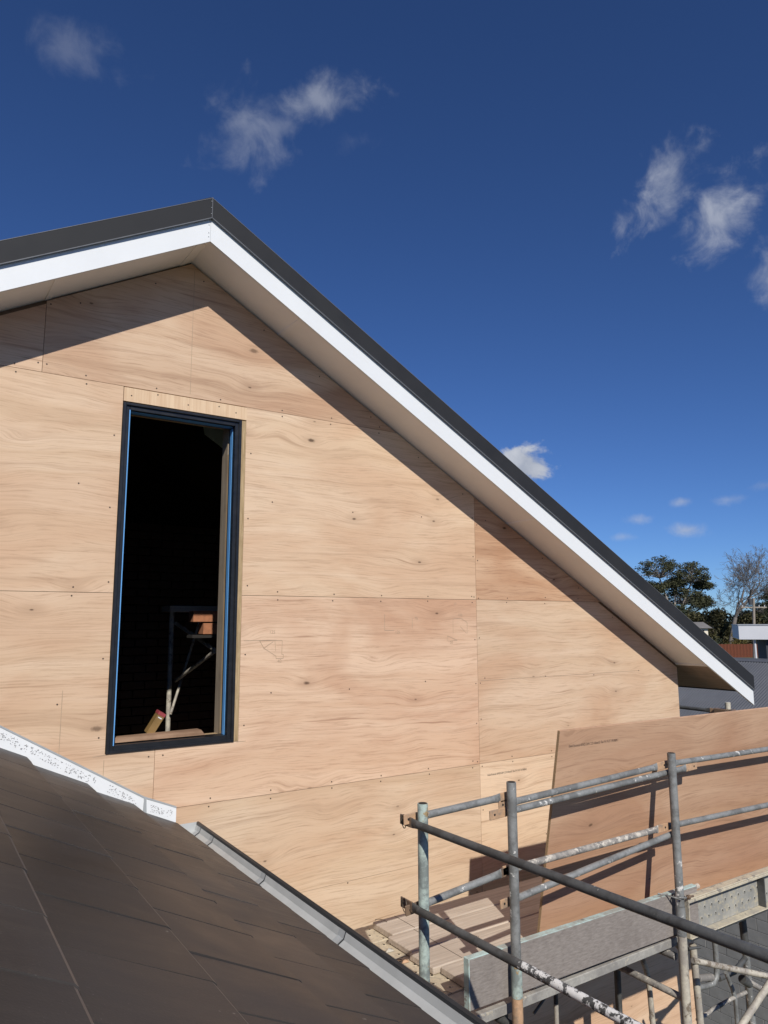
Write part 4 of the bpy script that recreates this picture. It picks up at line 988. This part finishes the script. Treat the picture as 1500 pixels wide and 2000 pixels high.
def domed(name, base, label, seed, domes, bark, leaf, ls, ncl, nleaf, r0):
    rng = random.Random(seed); mb = MB(); lm = MB(); b0 = Vector(base); V_ = Vector((0.55,0.83,0))
    fork = b0 + HX*0.3 + Vector((0,0,3.0)); mb.tube([b0-Vector((0,0,.3)), b0.lerp(fork,.5)+HX*0.15, fork], [r0*1.2,r0,r0*.85], 8, caps=False)
    for (u, z, ru, rz) in domes:
        c_ = b0 + HX*u + V_*rng.uniform(-1,1) + Vector((0,0,z))
        j1 = fork.lerp(c_, 0.4) + Vector((rng.uniform(-.4,.4), rng.uniform(-.4,.4), rng.uniform(-.3,.3))); j2 = c_ - Vector((0,0,rz*0.35))
        mb.tube([fork, j1, j2], [r0*.6, r0*.42, r0*.28], 6, caps=False)
        for k in range(ncl):
            th_ = rng.uniform(0,6.283); ph_ = math.asin(rng.uniform(-0.25,1.0))
            q = c_ + HX*(ru*math.cos(ph_)*math.cos(th_)) + V_*(ru*math.cos(ph_)*math.sin(th_)) + Vector((0,0,rz*math.sin(ph_)))
            q = c_.lerp(q, rng.uniform(0.6,1.05))
            mid = j2.lerp(q, 0.5) + Vector((rng.uniform(-.25,.25), rng.uniform(-.25,.25), rng.uniform(-.1,.3)))
            mb.tube([j2, mid, q], [r0*.15, r0*.10, 0.02], 4, caps=False)
            leaves(lm, q, rng.uniform(0.5,1.0), rng.uniform(0.32,0.6), nleaf, ls, rng)
    t_ = empty(name, b0); tag(t_, label, 'tree', 'trees beyond the neighbouring roofs'); mb.build('trunk', bark, t_); lm.build('crown', leaf, t_); return t_
domed('gum_tree', (89.6,57.9,-4.2), 'tall dark gum tree with pale forked limbs beside the roof edge', 3, [(-1.6,10.7,3.0,2.2),(2.7,10.0,2.3,2.0),(1.8,6.9,3.2,1.7),(-2.9,8.2,1.9,1.2),(4.6,8.8,1.1,0.8),(-0.4,4.8,3.2,1.8),(3.9,6.2,1.7,1.3),(0.6,8.9,1.6,1.0)], M_BARKP, M_GUM, 0.125, 56, 70, 0.34)
tree('bare_tree', (86.0,47.9,-4.2), 'leafless spreading tree with a dark leaning trunk', 17, 11.6, 0.26, 6, 0.60, M_BARKT, M_OLIVE, 0.22, 1, 0.06, lean=(0.22,-0.15), trunk=0.40, minr=0.013, up=0.03, kids=(2,4))
domed('gum_tree', (110.5,54.8,-4.2), 'dark gum tree at the right picture edge behind the power pole', 21, [(0.5,7.6,2.6,1.8),(3.6,8.8,2.6,1.8),(-1.2,5.4,2.0,1.5),(3.0,5.0,3.0,2.0),(-3.2,4.2,1.4,0.9),(6.5,7.0,2.5,2.0)], M_BARKD, M_GUM, 0.14, 56, 70, 0.34)
tree('small_tree', (80.6,41.2,-4.15), 'small crooked tree in front of the red fence', 5, 2.9, 0.09, 2, 0.8, M_BARKD, M_OLIVE, 0.55, 40, 0.13, lean=(0.25,-0.2), trunk=0.30)
rngb = random.Random(4)
for i, (s_, dist, h, leaf, lb) in enumerate((( -9.0, 96, 6.8, M_HEDGE, 'dark thicket left of the gum tree, mostly behind the roof'), (-3.6, 97, 6.6, M_HEDGE, 'dark thicket under the tall gum tree'), (0.6, 96, 6.3, M_OLIVE, 'olive green thicket between the gum and the bare tree'), (4.6, 97, 6.2, M_OLIVE, 'olive thicket behind the bare tree trunk'), (8.2, 99, 6.2, M_HEDGE, 'dark thicket behind the power pole'), (13.0, 99, 6.4, M_OLIVE, 'olive thicket at the right picture edge'), (18.0, 98, 6.6, M_HEDGE, 'dark thicket beyond the right picture edge'))):
    c0 = Vector((86.5,51.5,-4.3))*(dist/96.0); c0.z = -4.3; c0 = c0 + HX*s_
    lumps = [(HX.x*u + rngb.uniform(-.5,.5), HX.y*u + rngb.uniform(-.5,.5), h*rngb.uniform(0.12,0.80), rngb.uniform(0.9,1.5), rngb.uniform(0.7,1.1), 300) for u in (-2.2,-1.4,-.6,.1,.8,1.5,2.2) for _ in (0,1,2)]
    bush('thicket', c0, lb, 40+i, lumps, leaf, 0.19)
bush('shrub', (83.6,45.6,-4.2), 'yellow green shrub at the foot of the bare tree', 61, [(0,0,1.2,0.9,0.9,330),(0.7,-.5,1.7,0.8,0.7,280),(-.8,.5,0.8,0.8,0.6,240),(0.2,0,2.4,0.5,0.5,120)], M_YEL, 0.12)
bush('shrub', (80.6,46.9,-4.2), 'dark shrub below the cream cottage', 62, [(0,0,1.0,0.9,0.8,300),(-.9,.6,0.7,0.8,0.6,240),(0.8,-.5,1.5,0.7,0.7,240)], M_HEDGE, 0.12)
bush('shrub', (76.3,44.6,-4.2), 'light green shrub rising over the roof edge by the fence', 63, [(0,0,0.8,0.9,0.7,300),(-1.0,.7,1.2,0.9,0.7,280),(-2.0,1.3,1.5,0.9,0.7,280),(0.9,-.6,0.5,0.7,0.45,200)], M_OLIVE, 0.11)
bush('shrub', (81.4,40.0,-4.2), 'dark round shrub at the right end of the fence', 64, [(0,0,0.7,0.5,0.6,200),(0.3,-.2,1.3,0.4,0.4,120)], M_HEDGE, 0.10)
